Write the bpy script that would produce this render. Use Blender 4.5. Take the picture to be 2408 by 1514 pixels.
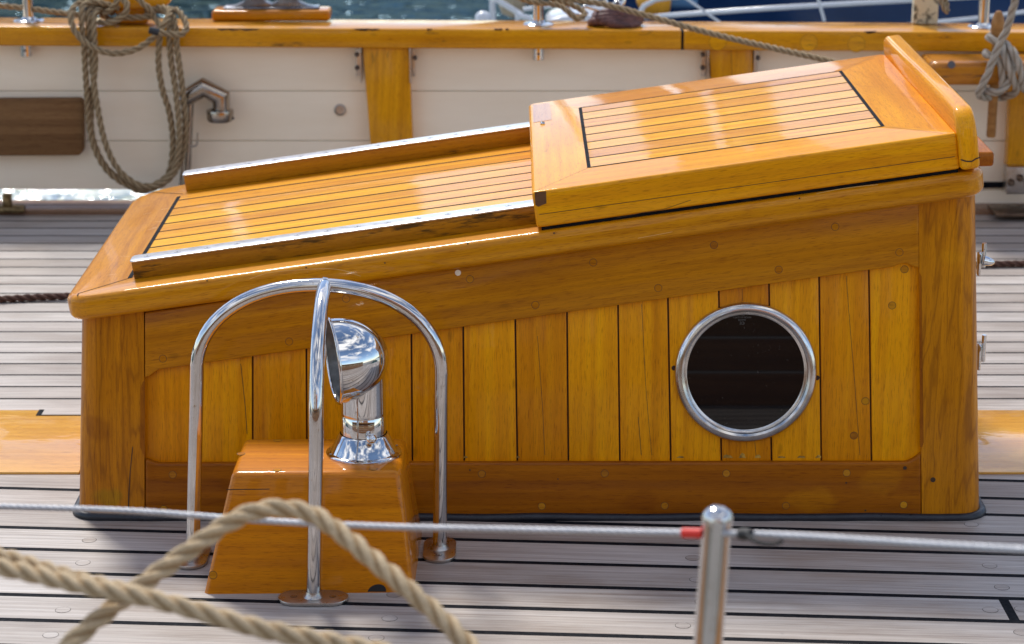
import bpy, bmesh, math, random
from mathutils import Vector, Matrix, noise
random.seed(7)
rad = math.radians
V = Vector
scene = bpy.context.scene
for o in list(bpy.data.objects): bpy.data.objects.remove(o)

# ------------------------------------------------------------------ camera
F, CU, CV = 5600.0, 1204.0, 757.0          # focal length and centre, in photo pixels (2408 wide)
PITCH = rad(15.86)
H = 1.98
cam = bpy.data.objects.new("camera", bpy.data.cameras.new("camera"))
scene.collection.objects.link(cam); scene.camera = cam
cam.location = (0, 0, H)
cam.rotation_euler = (rad(90) - PITCH, 0, 0)
cam.data.sensor_width = 36; cam.data.lens = F / 2408 * 36
cam.data.clip_start = 0.05; cam.data.clip_end = 2000
cam.data.dof.use_dof = True; cam.data.dof.focus_distance = 5.35
cam.data.dof.aperture_fstop = 5.2

# ------------------------------------------------------------------ sky and sun
SUN_EL, SUN_AZ = rad(51), rad(-20)          # azimuth from +Y, negative towards -X
w = bpy.data.worlds.new("World"); scene.world = w; w.use_nodes = True
nt = w.node_tree; nt.nodes.clear()
out = nt.nodes.new("ShaderNodeOutputWorld"); bg = nt.nodes.new("ShaderNodeBackground")
sky = nt.nodes.new("ShaderNodeTexSky"); sky.sky_type = 'NISHITA'; sky.sun_disc = False
sky.sun_elevation = SUN_EL; sky.sun_rotation = SUN_AZ; sky.air_density = 0.8; sky.dust_density = 0.1
tc = nt.nodes.new("ShaderNodeTexCoord"); mp = nt.nodes.new("ShaderNodeMapping"); mp.inputs['Scale'].default_value = (1, 1, 2.6)
ns = nt.nodes.new("ShaderNodeTexNoise"); ns.inputs['Scale'].default_value = 2.6; ns.inputs['Detail'].default_value = 8; ns.inputs['Roughness'].default_value = .58
rp = nt.nodes.new("ShaderNodeValToRGB"); rp.color_ramp.elements[0].position = .47; rp.color_ramp.elements[1].position = .62
mx = nt.nodes.new("ShaderNodeMix"); mx.data_type = 'RGBA'
mx.inputs[7].default_value = (7.0, 7.0, 7.1, 1)
nt.links.new(tc.outputs['Generated'], mp.inputs[0]); nt.links.new(mp.outputs[0], ns.inputs['Vector'])
nt.links.new(ns.outputs[0], rp.inputs[0])
# clouds overhead, clearer air towards the horizon
spc = nt.nodes.new("ShaderNodeSeparateXYZ"); nt.links.new(tc.outputs['Generated'], spc.inputs[0])
hz = nt.nodes.new("ShaderNodeMapRange"); hz.inputs['From Min'].default_value = .12; hz.inputs['From Max'].default_value = .45; hz.inputs['To Min'].default_value = .25; nt.links.new(spc.outputs['Z'], hz.inputs[0])
mm = nt.nodes.new("ShaderNodeMath"); mm.operation = 'MULTIPLY'; nt.links.new(rp.outputs[0], mm.inputs[0]); nt.links.new(hz.outputs[0], mm.inputs[1]); nt.links.new(mm.outputs[0], mx.inputs[0])
nt.links.new(sky.outputs[0], mx.inputs[6])
# nothing of the sky below the horizon
sp = nt.nodes.new("ShaderNodeSeparateXYZ"); nt.links.new(tc.outputs['Generated'], sp.inputs[0])
mr = nt.nodes.new("ShaderNodeMapRange"); mr.inputs['From Min'].default_value = -.06; mr.inputs['From Max'].default_value = 0.0; nt.links.new(sp.outputs['Z'], mr.inputs[0])
m2 = nt.nodes.new("ShaderNodeMix"); m2.data_type = 'RGBA'; m2.inputs[6].default_value = (.25, .5, .6, 1)
nt.links.new(mr.outputs[0], m2.inputs[0]); nt.links.new(mx.outputs[2], m2.inputs[7]); nt.links.new(m2.outputs[2], bg.inputs[0])
bg.inputs[1].default_value = 0.15
nt.links.new(bg.outputs[0], out.inputs[0])
sun = bpy.data.objects.new("sun", bpy.data.lights.new("sun", 'SUN')); scene.collection.objects.link(sun)
sun.data.energy = 2.75; sun.data.angle = rad(11); sun.data.color = (1, .95, .87)
sd = V((math.sin(SUN_AZ) * math.cos(SUN_EL), math.cos(SUN_AZ) * math.cos(SUN_EL), math.sin(SUN_EL)))
sun.rotation_euler = sd.to_track_quat('Z', 'Y').to_euler(); sun.location = sd * 30
scene.view_settings.view_transform = 'Standard'; scene.view_settings.look = 'None'
scene.view_settings.exposure = 0.4; scene.view_settings.gamma = 1
scene.render.engine = 'CYCLES'
scene.cycles.max_bounces = 8

# ------------------------------------------------------------------ measuring helpers: a point of the place seen at photo pixel (u, v)
CAM = V((0, 0, H)); FW = V((0, math.cos(PITCH), -math.sin(PITCH))); UPV = V((0, math.sin(PITCH), math.cos(PITCH)))
def ray(u, v): return FW + V((1, 0, 0)) * ((u - CU) / F) - UPV * ((v - CV) / F)
def on(u, v, p0, n):
    d = ray(u, v); return CAM + d * ((V(p0) - CAM).dot(V(n)) / d.dot(V(n)))
def onz(u, v, z=0.0): return on(u, v, (0, 0, z), (0, 0, 1))
def ony(u, v, y): return on(u, v, (0, y, 0), (0, 1, 0))
def atd(u, v, d): return CAM + ray(u, v) * d
TILT = rad(6)
FY = 5.27
FP0 = V((0, FY, 0)); FN = V((0, -math.cos(TILT), math.sin(TILT))); FUP = V((0, math.sin(TILT), math.cos(TILT)))
def front(u, v, off=0.0): return on(u, v, FP0 + FN * off, FN)
RS = V((1, 0, .1435)).normalized(); RN = V((-.1435, 0, 1)).normalized(); RY = V((0, 1, 0)); RP0 = V((-1.018, 5.285, .535))
def roof(u, v, n=0.0): return on(u, v, RP0 + RN * n, RN)
def rpt(a, y, n=0.0):                       # roof frame: a = world x along the slope
    p = RP0 + RS * ((a - RP0.x) / RS.x) + RN * n; p.y = y; return p

# ------------------------------------------------------------------ mesh builder
class MB:
    def __init__(s): s.v = []; s.f = []; s.m = []; s.g = []; s.r = []
    def add(s, verts, faces, mat=0, axis=(1, 0, 0), rnd=None):
        """axis: a vector or a function of a face's centre giving (axis, rnd)"""
        if rnd is None: rnd = random.random()
        b = len(s.v); s.v += [V(p) for p in verts]
        for i, f in enumerate(faces):
            s.f.append([b + k for k in f]); s.m.append(mat[i] if isinstance(mat, list) else mat)
            ax, rr = axis, rnd
            if callable(axis):
                c = sum((V(verts[k]) for k in f), V()) / len(f); ax, rr = axis(c)
            a = V(ax).normalized(); t = V((0, 0, 1)) if abs(a.z) < .8 else V((0, 1, 0))
            bb = t.cross(a).normalized(); cc = a.cross(bb)
            o = V((rr * 37.1, rr * 91.7 % 13, rr * 53.3 % 11))
            for k in f:
                p = V(verts[k]); s.g += [p.dot(a) + o.x, p.dot(bb) + o.y, p.dot(cc) + o.z]; s.r.append(rr)
    def bm(s, bm, **k):
        bm.verts.ensure_lookup_table(); bm.verts.index_update()
        s.add([v.co.copy() for v in bm.verts], [[v.index for v in f.verts] for f in bm.faces], **k); bm.free()
    def prism(s, pts, ext, bev=0.0, seg=3, cuts=(), bevsel=None, **k):
        bm = bmesh.new(); vs = [bm.verts.new(p) for p in pts]; n = len(vs)
        e = ext if callable(ext) else (lambda p: V(p) + V(ext))
        ws = [bm.verts.new(e(p)) for p in pts]
        bm.faces.new(vs); bm.faces.new(ws[::-1])
        for i in range(n): bm.faces.new([vs[i], ws[i], ws[(i + 1) % n], vs[(i + 1) % n]])
        bmesh.ops.recalc_face_normals(bm, faces=bm.faces)
        if bev > 0:
            es = [ed for ed in bm.edges if ed.calc_face_angle(0) > rad(25) and (bevsel is None or bevsel(ed))]
            bmesh.ops.bevel(bm, geom=es, offset=bev, segments=seg, profile=.5, affect='EDGES', clamp_overlap=True)
        for (co, no) in cuts:
            bmesh.ops.bisect_plane(bm, geom=bm.verts[:] + bm.edges[:] + bm.faces[:], plane_co=co, plane_no=no)
        s.bm(bm, **k)
    def box(s, c, ax, ay, az, sx, sy, sz, bev=0.0, **k):
        c, ax, ay, az = V(c), V(ax).normalized(), V(ay).normalized(), V(az).normalized()
        pts = [c + ax * (i * sx / 2) + ay * (j * sy / 2) - az * sz / 2 for i, j in ((-1, -1), (1, -1), (1, 1), (-1, 1))]
        s.prism(pts, az * sz, bev, **k)
    def tube(s, path, r, seg=16, caps=True, closed=False, **k):
        path = [V(p) for p in path]; n = len(path)
        rs = r if isinstance(r, (list, tuple)) else [r] * n
        T = [((path[(i + 1) % n] - path[i - 1]) if closed else (path[min(i + 1, n - 1)] - path[max(i - 1, 0)])).normalized() for i in range(n)]
        u = T[0].orthogonal().normalized(); vs = []; fs = []
        for i in range(n):
            u = (u - T[i] * u.dot(T[i])).normalized(); w_ = T[i].cross(u)
            for j in range(seg):
                a = 2 * math.pi * j / seg; vs.append(path[i] + (u * math.cos(a) + w_ * math.sin(a)) * rs[i])
        m = n if closed else n - 1
        for i in range(m):
            i2 = (i + 1) % n
            for j in range(seg):
                j2 = (j + 1) % seg; fs.append([i * seg + j, i * seg + j2, i2 * seg + j2, i2 * seg + j])
        if caps and not closed: fs.append(list(range(seg))[::-1]); fs.append([(n - 1) * seg + j for j in range(seg)])
        s.add(vs, fs, **k)
    def lathe(s, prof, o, axis=(0, 0, 1), seg=40, **k):
        o = V(o); a = V(axis).normalized(); u = a.orthogonal().normalized(); w_ = a.cross(u); vs = []; fs = []
        for (r, h) in prof:
            for j in range(seg):
                t = 2 * math.pi * j / seg; vs.append(o + a * h + (u * math.cos(t) + w_ * math.sin(t)) * max(r, 1e-5))
        for i in range(len(prof) - 1):
            for j in range(seg):
                j2 = (j + 1) % seg; fs.append([i * seg + j, i * seg + j2, (i + 1) * seg + j2, (i + 1) * seg + j])
        s.add(vs, fs, **k)
    def disc(s, c, n, r, lift=0.0, seg=22, stretch=None, **k):
        c = V(c); n = V(n).normalized(); u = n.orthogonal().normalized(); w_ = n.cross(u); c = c + n * lift
        s.add([c + (u * math.cos(2 * math.pi * j / seg) + w_ * math.sin(2 * math.pi * j / seg)) * r for j in range(seg)], [list(range(seg))], **k)
    def plug(s, c, n, r, wood=1, dark=2, axis=(1, 0, 0), ring=.0010, lift=.0003):
        s.disc(c, n, r + ring, lift, mat=dark); s.disc(c, n, r, lift + .0002, mat=wood, axis=axis)
    def strip(s, a, b, n, wd, lift=.0006, **k):
        a, b, n = V(a), V(b), V(n).normalized(); d = (b - a).normalized(); p = n.cross(d) * wd / 2
        s.add([x + n * lift for x in (a - p, b - p, b + p, a + p)], [[0, 1, 2, 3]], axis=d, **k)
    def rope(s, path, R, pitch=None, closed=False, step=None, fuzz=.08, seg=21, caps=True, dep=(.5, .52), **k):
        pitch = pitch or R * 8.0; step = step or R * .42
        pts = smooth(path, step, closed); n = len(pts); vs = []; fs = []
        T = [(pts[min(i + 1, n - 1)] - pts[max(i - 1, 0)]).normalized() for i in range(n)]
        u = T[0].orthogonal().normalized(); L = 0
        for i in range(n):
            if i: L += (pts[i] - pts[i - 1]).length
            u = (u - T[i] * u.dot(T[i])).normalized(); w_ = T[i].cross(u); tw = 2 * math.pi * L / pitch
            for j in range(seg):
                a = 2 * math.pi * j / seg; ph = ((a * 3) % (2 * math.pi)); ph = min(ph, 2 * math.pi - ph) / 3
                d_, aa = dep; rr = R * (d_ * math.cos(ph) + math.sqrt(max(aa * aa - (d_ * math.sin(ph)) ** 2, 0)))
                rr *= 1 + fuzz * (noise.noise(V((i * .35, j * .9, L * 3))))
                vs.append(pts[i] + (u * math.cos(a + tw) + w_ * math.sin(a + tw)) * rr)
        for i in range(n - 1):
            for j in range(seg):
                j2 = (j + 1) % seg; fs.append([i * seg + j, i * seg + j2, (i + 1) * seg + j2, (i + 1) * seg + j])
        if caps: fs.append(list(range(seg))[::-1]); fs.append([(n - 1) * seg + j for j in range(seg)])
        b = len(s.v)
        s.v += vs
        for f in fs:
            s.f.append([b + q for q in f]); s.m.append(k.get('mat', 0))
            for q in f:
                i, j = divmod(q, seg); s.g += [vs[q].x, vs[q].y, vs[q].z]; 
                ph = ((2 * math.pi * j / seg * 3) % (2 * math.pi)); s.r.append(min(ph, 2 * math.pi - ph) / math.pi)
    def build(s, name, mats, parent=None, loc=None, sharp=38, label=None, cat=None, group=None, kind=None):
        me = bpy.data.meshes.new(name)
        off = V((0, 0, 0))
        if parent is not None:
            q = parent
            while q is not None: off += q.location; q = q.parent
        elif loc is not None: off = V(loc)
        me.from_pydata([p - off for p in s.v], [], s.f); me.update()
        if not isinstance(mats, (list, tuple)): mats = [mats]
        for m in mats: me.materials.append(m)
        me.polygons.foreach_set('material_index', s.m)
        me.polygons.foreach_set('use_smooth', [True] * len(s.f))
        a = me.attributes.new('gr', 'FLOAT_VECTOR', 'CORNER'); a.data.foreach_set('vector', s.g)
        a = me.attributes.new('rnd', 'FLOAT', 'CORNER'); a.data.foreach_set('value', s.r)
        me.set_sharp_from_angle(angle=rad(sharp))
        o = bpy.data.objects.new(name, me); scene.collection.objects.link(o)
        if parent is not None: o.parent = parent
        elif loc is not None: o.location = off
        tag(o, label, cat, group, kind)
        return o
def tag(o, label=None, cat=None, group=None, kind=None):
    if label: o["label"] = label
    if cat: o["category"] = cat
    if group: o["group"] = group
    if kind: o["kind"] = kind
def empty(name, loc, label, cat, group=None):
    o = bpy.data.objects.new(name, None); scene.collection.objects.link(o); o.location = loc; o.empty_display_size = .05
    tag(o, label, cat, group); return o
def smooth(path, step, closed=False):
    P = [V(p) for p in path]; n = len(P); out_ = []
    def cr(a, b, c, d, t):
        return .5 * ((2 * b) + (c - a) * t + (2 * a - 5 * b + 4 * c - d) * t * t + (3 * b - a - 3 * c + d) * t ** 3)
    segs = n if closed else n - 1
    for i in range(segs):
        g = (lambda k: P[k % n]) if closed else (lambda k: P[max(0, min(n - 1, k))])
        a, b, c, d = g(i - 1), g(i), g(i + 1), g(i + 2)
        if not closed and i == 0: a = b * 2 - c
        if not closed and i == segs - 1: d = c * 2 - b
        m = max(2, int((c - b).length / (step * .25)))
        for q in range(m): out_.append(cr(a, b, c, d, q / m))
    out_.append(P[0] if closed else P[-1])
    res = [out_[0]]; acc = 0                       # even spacing
    for i in range(1, len(out_)):
        p, q = out_[i - 1], out_[i]; L = (q - p).length
        while acc + L >= step and L > 1e-9:
            t = (step - acc) / L; p = p.lerp(q, t); res.append(p); L = (q - p).length; acc = 0
        acc += L
    return res
def arc(c, r, a0, a1, n):                          # 2D arc points
    return [(c[0] + r * math.cos(a0 + (a1 - a0) * i / n), c[1] + r * math.sin(a0 + (a1 - a0) * i / n)) for i in range(n + 1)]

# ------------------------------------------------------------------ materials
def mat(name):
    m = bpy.data.materials.new(name); m.use_nodes = True; t = m.node_tree
    b = t.nodes['Principled BSDF']; return m, t, b
def N(t, typ, **kw):
    n = t.nodes.new(typ)
    for k, v_ in kw.items():
        if k in n.inputs.keys(): n.inputs[k].default_value = v_
        else: setattr(n, k, v_)
    return n
def ramp(t, src, stops):
    r = t.nodes.new("ShaderNodeValToRGB"); cr = r.color_ramp
    while len(cr.elements) > 1: cr.elements.remove(cr.elements[-1])
    cr.elements[0].position = stops[0][0]; c = stops[0][1]; cr.elements[0].color = (c, c, c, 1) if not isinstance(c, tuple) else (*c, 1)
    for p, c in stops[1:]:
        e = cr.elements.new(p); e.color = (c, c, c, 1) if not isinstance(c, tuple) else (*c, 1)
    t.links.new(src, r.inputs[0]); return r
def mixc(t, fac, a, b, mode='MIX'):
    m = t.nodes.new("ShaderNodeMix"); m.data_type = 'RGBA'; m.blend_type = mode
    for s_, i in ((fac, 0), (a, 6), (b, 7)):
        if hasattr(s_, 'links'): t.links.new(s_, m.inputs[i])
        elif isinstance(s_, tuple): m.inputs[i].default_value = (*s_, 1)
        else: m.inputs[i].default_value = s_
    return m.outputs[2]
def grain(t, sc):
    a = N(t, "ShaderNodeAttribute", attribute_name='gr'); m = N(t, "ShaderNodeMapping"); m.inputs['Scale'].default_value = sc
    t.links.new(a.outputs['Vector'], m.inputs[0]); return m.outputs[0]
def nz(t, vec, scale, detail=4, rough=.55, dist=0):
    n = N(t, "ShaderNodeTexNoise"); n.inputs['Scale'].default_value = scale; n.inputs['Detail'].default_value = detail
    n.inputs['Roughness'].default_value = rough; n.inputs['Distortion'].default_value = dist
    t.links.new(vec, n.inputs['Vector']); return n.outputs[0]
def bump(t, b, h, strength, dist, inp='Normal'):
    n = N(t, "ShaderNodeBump"); n.inputs['Strength'].default_value = strength; n.inputs['Distance'].default_value = dist
    t.links.new(h, n.inputs['Height']); t.links.new(n.outputs[0], b.inputs[inp])
def wood(name, light, mid, dark, coat=1.0, ior=1.34, coat_r=.045, rough=.5, var=.5, rings=7, worn=0.0, wear=(.05, .035, .02), ripple=.4, ringmix=.12, blobs=()):
    m, t, b = mat(name)
    g1 = grain(t, (1.1, 9, 9)); base = nz(t, g1, 1.4, 3, .5, .3)
    ringm = N(t, "ShaderNodeMath", operation='MULTIPLY'); ringm.inputs[1].default_value = rings * 6.28; t.links.new(base, ringm.inputs[0])
    sn = N(t, "ShaderNodeMath", operation='SINE'); t.links.new(ringm.outputs[0], sn.inputs[0])
    rg = ramp(t, sn.outputs[0], [(0, 0.0), (.75, .35), (1, 1.0)])
    fine = nz(t, grain(t, (3, 230, 230)), 1.0, 5, .65)
    streak = nz(t, grain(t, (.8, 44, 44)), 1.0, 5, .65)
    col = ramp(t, streak, [(.22, dark), (.5, mid), (.78, light)]).outputs[0]
    col = mixc(t, ringmix, col, mixc(t, rg.outputs[0], light, dark))
    fr = ramp(t, fine, [(.3, (.80, .72, .6)), (.5, (1, 1, 1)), (.75, (1.08, 1.1, 1.1))])
    col = mixc(t, .45, col, fr.outputs[0], 'MULTIPLY')
    pores = nz(t, grain(t, (38, 560, 560)), 1.0, 2, .5)
    pr = ramp(t, pores, [(.32, (.55, .42, .3)), (.45, (1, 1, 1))]); col = mixc(t, .6, col, pr.outputs[0], 'MULTIPLY')
    # slow blotches in the timber and a tone for each board
    blot = nz(t, grain(t, (1.3, 3.2, 3.2)), 1.0, 5, .62)
    br = ramp(t, blot, [(.3, (.80, .74, .7)), (.5, (1, 1, 1)), (.7, (1.1, 1.14, 1.1))]); col = mixc(t, var, col, br.outputs[0], 'MULTIPLY')
    ra = N(t, "ShaderNodeAttribute", attribute_name='rnd')
    wn = N(t, "ShaderNodeTexWhiteNoise", noise_dimensions='1D'); t.links.new(ra.outputs['Fac'], wn.inputs['W'])
    tr = ramp(t, wn.outputs['Value'], [(0, (.80, .70, .6)), (.5, (1, 1, 1)), (1, (1.10, 1.22, 1.1))])
    col = mixc(t, var, col, tr.outputs[0], 'MULTIPLY')
    for (bx, by_, bz, br_, gain) in blobs:
        gp = N(t, "ShaderNodeNewGeometry"); dn = N(t, "ShaderNodeTexNoise"); dn.inputs['Scale'].default_value = 14; dn.inputs['Detail'].default_value = 5; t.links.new(gp.outputs['Position'], dn.inputs['Vector'])
        vm = N(t, "ShaderNodeVectorMath", operation='SUBTRACT'); vm.inputs[1].default_value = (bx, by_, bz); t.links.new(gp.outputs['Position'], vm.inputs[0])
        sc_v = N(t, "ShaderNodeVectorMath", operation='MULTIPLY'); sc_v.inputs[1].default_value = (1, 1, 1.6); t.links.new(vm.outputs[0], sc_v.inputs[0])
        ln = N(t, "ShaderNodeVectorMath", operation='LENGTH'); t.links.new(sc_v.outputs[0], ln.inputs[0])
        ma = N(t, "ShaderNodeMath", operation='MULTIPLY_ADD'); ma.inputs[1].default_value = br_ * 2.4; t.links.new(dn.outputs[0], ma.inputs[0]); t.links.new(ln.outputs['Value'], ma.inputs[2])
        rr_ = ramp(t, ma.outputs[0], [(min(.98, br_ * 1.9), gain), (min(.99, br_ * 2.35), (1, 1, 1))]); col = mixc(t, 1.0, col, rr_.outputs[0], 'MULTIPLY')
    # small knots, scuffs
    vk = N(t, "ShaderNodeTexVoronoi"); vk.inputs['Scale'].default_value = 1.0; t.links.new(grain(t, (4.5, 11, 11)), vk.inputs['Vector'])
    kr = ramp(t, vk.outputs['Distance'], [(.0, .35), (.045, .6), (.08, 1.0)]); col = mixc(t, .5, col, kr.outputs[0], 'MULTIPLY')
    rr = .0
    if worn > 0:
        wv = nz(t, grain(t, (5, 34, 34)), 1.0, 7, .72)
        wr = ramp(t, wv, [(.62 - worn * .25, 0.0), (.70 - worn * .25, 1.0)])
        col = mixc(t, wr.outputs[0], col, wear)
        cw = N(t, "ShaderNodeMath", operation='MULTIPLY_ADD'); cw.inputs[1].default_value = -coat * .8; cw.inputs[2].default_value = coat
        t.links.new(wr.outputs[0], cw.inputs[0]); t.links.new(cw.outputs[0], b.inputs['Coat Weight'])
    else: b.inputs['Coat Weight'].default_value = coat
    t.links.new(col, b.inputs['Base Color']); b.inputs['Roughness'].default_value = rough
    b.inputs['Specular IOR Level'].default_value = .12; b.inputs['Coat IOR'].default_value = ior
    sm = nz(t, grain(t, (6, 8, 8)), 1.0, 5, .6)
    cr_ = N(t, "ShaderNodeMapRange"); cr_.inputs['From Min'].default_value = .35; cr_.inputs['From Max'].default_value = .7
    cr_.inputs['To Min'].default_value = coat_r * .5; cr_.inputs['To Max'].default_value = coat_r * 2.6
    t.links.new(sm, cr_.inputs[0]); t.links.new(cr_.outputs[0], b.inputs['Coat Roughness'])
    rip = nz(t, grain(t, (7, 14, 14)), 1.0, 3, .5)
    bump(t, b, rip, ripple, .0012, 'Coat Normal'); bump(t, b, fine, .25, .0006)
    return m
AM = ((.78, .37, .030), (.62, .27, .018), (.42, .150, .010))
W_top = wood("varnished top planks", (.97, .49, .001), (.86, .36, .001), (.62, .20, .001), coat_r=.04, var=.9, coat=.62)
W_hatch = wood("varnished hatch frame", (.93, .405, .001), (.82, .305, .001), (.60, .19, .001), coat_r=.035, var=.6, rings=5, coat=.66, ringmix=.2)
W_trim = wood("varnished moulding", (.74, .30, .001), (.60, .215, .001), (.38, .12, .001), coat_r=.04, var=.6, ringmix=.2, coat=.8)
W_panel = wood("varnished panel boards", (.98, .425, .001), (.83, .305, .001), (.56, .175, .001), coat_r=.08, var=.65, coat=.35)
W_rail = wood("dark varnished rail", (.68, .265, .001), (.52, .18, .001), (.31, .092, .001), coat_r=.09, var=.6, coat=.35)
W_low = wood("reddish bottom rail", (.52, .175, .002), (.38, .112, .001), (.20, .050, .001), coat_r=.10, var=.7, coat=.35, blobs=[(.70, 5.27, .05, .05, (1.22, 1.38, 1.2)), (.87, 5.27, .09, .05, (1.2, 1.35, 1.2)), (.30, 5.27, .04, .04, (.85, .8, .75))])
W_post = wood("corner post timber", (.74, .285, .001), (.54, .19, .001), (.26, .080, .001), coat_r=.08, var=.7, coat=.45, ringmix=.34, rings=9, blobs=[(-.98, 5.28, .22, .05, (.78, .72, .66)), (-.95, 5.28, .05, .04, (.85, 1.1, 1)), (1.0, 5.28, .62, .05, (1.1, 1.2, 1.5))])
W_worn = wood("worn runner wood", (.58, .26, .006), (.44, .18, .004), (.26, .095, .002), coat_r=.15, var=.6, worn=.22, wear=(.10, .048, .008), coat=.6)
W_box = wood("orange varnished box", (.78, .285, .001), (.62, .20, .001), (.42, .118, .001), coat_r=.04, var=.35, coat=.8, ringmix=.06)
W_cap = wood("varnished cap rail", (.86, .42, .006), (.72, .31, .004), (.48, .175, .003), coat_r=.10, var=.5, worn=.02)
W_grey = wood("weathered brown board", (.30, .17, .075), (.20, .105, .045), (.10, .048, .02), coat=0, rough=.6, var=.4, rings=16)
W_pin = wood("dark turned pin", (.52, .27, .09), (.38, .18, .055), (.20, .09, .03), coat=.3, var=.3)
W_plug = wood("plug wood", (.66, .27, .01), (.52, .20, .006), (.40, .13, .004), coat_r=.09, var=.9, coat=.5)
W_repair = wood("pinkish repair patch", (.80, .42, .12), (.70, .30, .06), (.45, .15, .03), coat_r=.05, var=.3)
W_scar = wood("brown repair patch", (.20, .10, .05), (.16, .075, .035), (.11, .05, .022), coat_r=.09, var=.3)

def stained(name, c1, c2, scale, rough):
    m = noisy(name, c1, c2, scale, rough, 1); t = m.node_tree; b = t.nodes['Principled BSDF']
    g = grain(t, (1, 1, 1)); n = nz(t, g, 95, 6, .75); r = ramp(t, n, [(.60, 0.0), (.68, 1.0)])
    src = b.inputs['Base Color'].links[0].from_socket; t.links.new(mixc(t, r.outputs[0], src, (.42, .33, .24)), b.inputs['Base Color'])
    rs = b.inputs['Roughness'].links[0].from_socket; ad = N(t, "ShaderNodeMath", operation='MULTIPLY_ADD'); ad.inputs[1].default_value = .22
    t.links.new(r.outputs[0], ad.inputs[0]); t.links.new(rs, ad.inputs[2]); t.links.new(ad.outputs[0], b.inputs['Roughness'])
    return m
def plain(name, col, rough=.5, metal=0, coat=0, spec=.5):
    m, t, b = mat(name); b.inputs['Base Color'].default_value = (*col, 1); b.inputs['Roughness'].default_value = rough
    b.inputs['Metallic'].default_value = metal; b.inputs['Coat Weight'].default_value = coat; b.inputs['Specular IOR Level'].default_value = spec
    return m
def noisy(name, c1, c2, scale=20, rough=(.4, .6), metal=0, bmp=0, sc=(1, 1, 1), lo=.35, hi=.65, detail=6):
    m, t, b = mat(name); g = grain(t, sc); n = nz(t, g, scale, detail, .6)
    t.links.new(ramp(t, n, [(lo, c1), (hi, c2)]).outputs[0], b.inputs['Base Color'])
    t.links.new(ramp(t, nz(t, g, scale * 1.7, 5, .6), [(.3, rough[0]), (.7, rough[1])]).outputs[0], b.inputs['Roughness'])
    b.inputs['Metallic'].default_value = metal
    if bmp: bump(t, b, n, .6, bmp)
    return m
M_black = noisy("black caulking and gap shade", (.006, .007, .010), (.014, .016, .02), 60, (.6, .85)); M_black.node_tree.nodes["Principled BSDF"].inputs["Specular IOR Level"].default_value = .06
M_gap = plain("dark groove", (.035, .010, .003), .6)
M_line = plain("dark joint line", (.05, .022, .006), .5)
M_steel = stained("polished stainless steel", (.60, .58, .56), (.72, .70, .69), 9, (.04, .13))
M_chrome = stained("chrome", (.68, .67, .66), (.78, .78, .78), 14, (.015, .05))
M_strip = noisy("satin steel strip", (.60, .60, .63), (.72, .72, .75), 30, (.26, .38), 1, sc=(1, 6, 6))
M_dull = noisy("dull steel", (.42, .37, .32), (.60, .56, .52), 18, (.22, .42), 1)
M_scratch = plain("screw slot", (.12, .12, .13), .4, .8)
M_cream = noisy("cream paint", (.91, .79, .61), (.97, .87, .70), 2.2, (.32, .5), sc=(.6, 3, 3))
M_creamg = plain("cream seam", (.60, .52, .41), .6)
M_gasket = noisy("black rubber", (.008, .010, .016), (.018, .02, .028), 40, (.25, .5), bmp=.0006)
M_red = plain("red tape", (.75, .035, .02), .5)
M_white = plain("white gelcoat", (.62, .65, .70), .3, coat=.3)
M_navy = noisy("navy hull paint", (.006, .024, .085), (.012, .042, .13), 1.5, (.12, .25))
M_orange = plain("orange cloth", (.85, .38, .02), .6)
M_bluecl = plain("blue cloth", (.08, .20, .38), .7)
M_dark = plain("dark interior", (.01, .01, .012), .5)
M_peel = noisy("peeling cream paint", (.12, .11, .08), (.66, .60, .44), 26, (.4, .7), lo=.38, hi=.47)
M_stone = noisy("stone", (.45, .40, .33), (.58, .52, .44), 3, (.7, .9))
M_brick = noisy("brick wall", (.30, .13, .08), (.38, .18, .11), 5, (.7, .9))
M_window = plain("window glass", (.03, .035, .045), .1)
M_quay = noisy("quay stone", (.20, .19, .18), (.28, .27, .25), 4, (.7, .9))
def ropemat(name, c1, c2, valley):
    m, t, b = mat(name); g = grain(t, (1, 1, 1))
    f = nz(t, g, 260, 4, .7); s_ = nz(t, g, 30, 4, .6)
    col = ramp(t, f, [(.3, c1), (.7, c2)]).outputs[0]
    col = mixc(t, .4, col, ramp(t, s_, [(.3, .7), (.7, 1.15)]).outputs[0], 'MULTIPLY')
    ra = N(t, "ShaderNodeAttribute", attribute_name='rnd')          # rnd = 1 in the groove between strands
    col = mixc(t, ramp(t, ra.outputs['Fac'], [(.55, 0.0), (.95, 1.0)]).outputs[0], col, valley)
    t.links.new(col, b.inputs['Base Color']); b.inputs['Roughness'].default_value = .85; b.inputs['Specular IOR Level'].default_value = .2
    bump(t, b, f, .8, .0015); return m
M_rope_fg = ropemat("tan hemp rope", (.42, .30, .17), (.70, .55, .36), (.24, .14, .055))
M_rope_br = ropemat("brown hemp rope", (.25, .175, .095), (.44, .33, .20), (.11, .068, .028))
M_rope_gr = ropemat("grey rope", (.34, .29, .23), (.56, .50, .42), (.20, .15, .10))
M_rope_dk = ropemat("dark tarred rope", (.07, .035, .025), (.16, .085, .065), (.035, .018, .012))
M_mat = noisy("purple brown leather rope", (.07, .028, .026), (.17, .075, .065), 45, (.5, .7), bmp=.002)
M_wire = ropemat("stainless wire", (.50, .50, .52), (.66, .66, .68), (.34, .34, .36)); M_wire.node_tree.nodes['Principled BSDF'].inputs['Metallic'].default_value = .35
M_wire.node_tree.nodes['Principled BSDF'].inputs['Roughness'].default_value = .4

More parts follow.
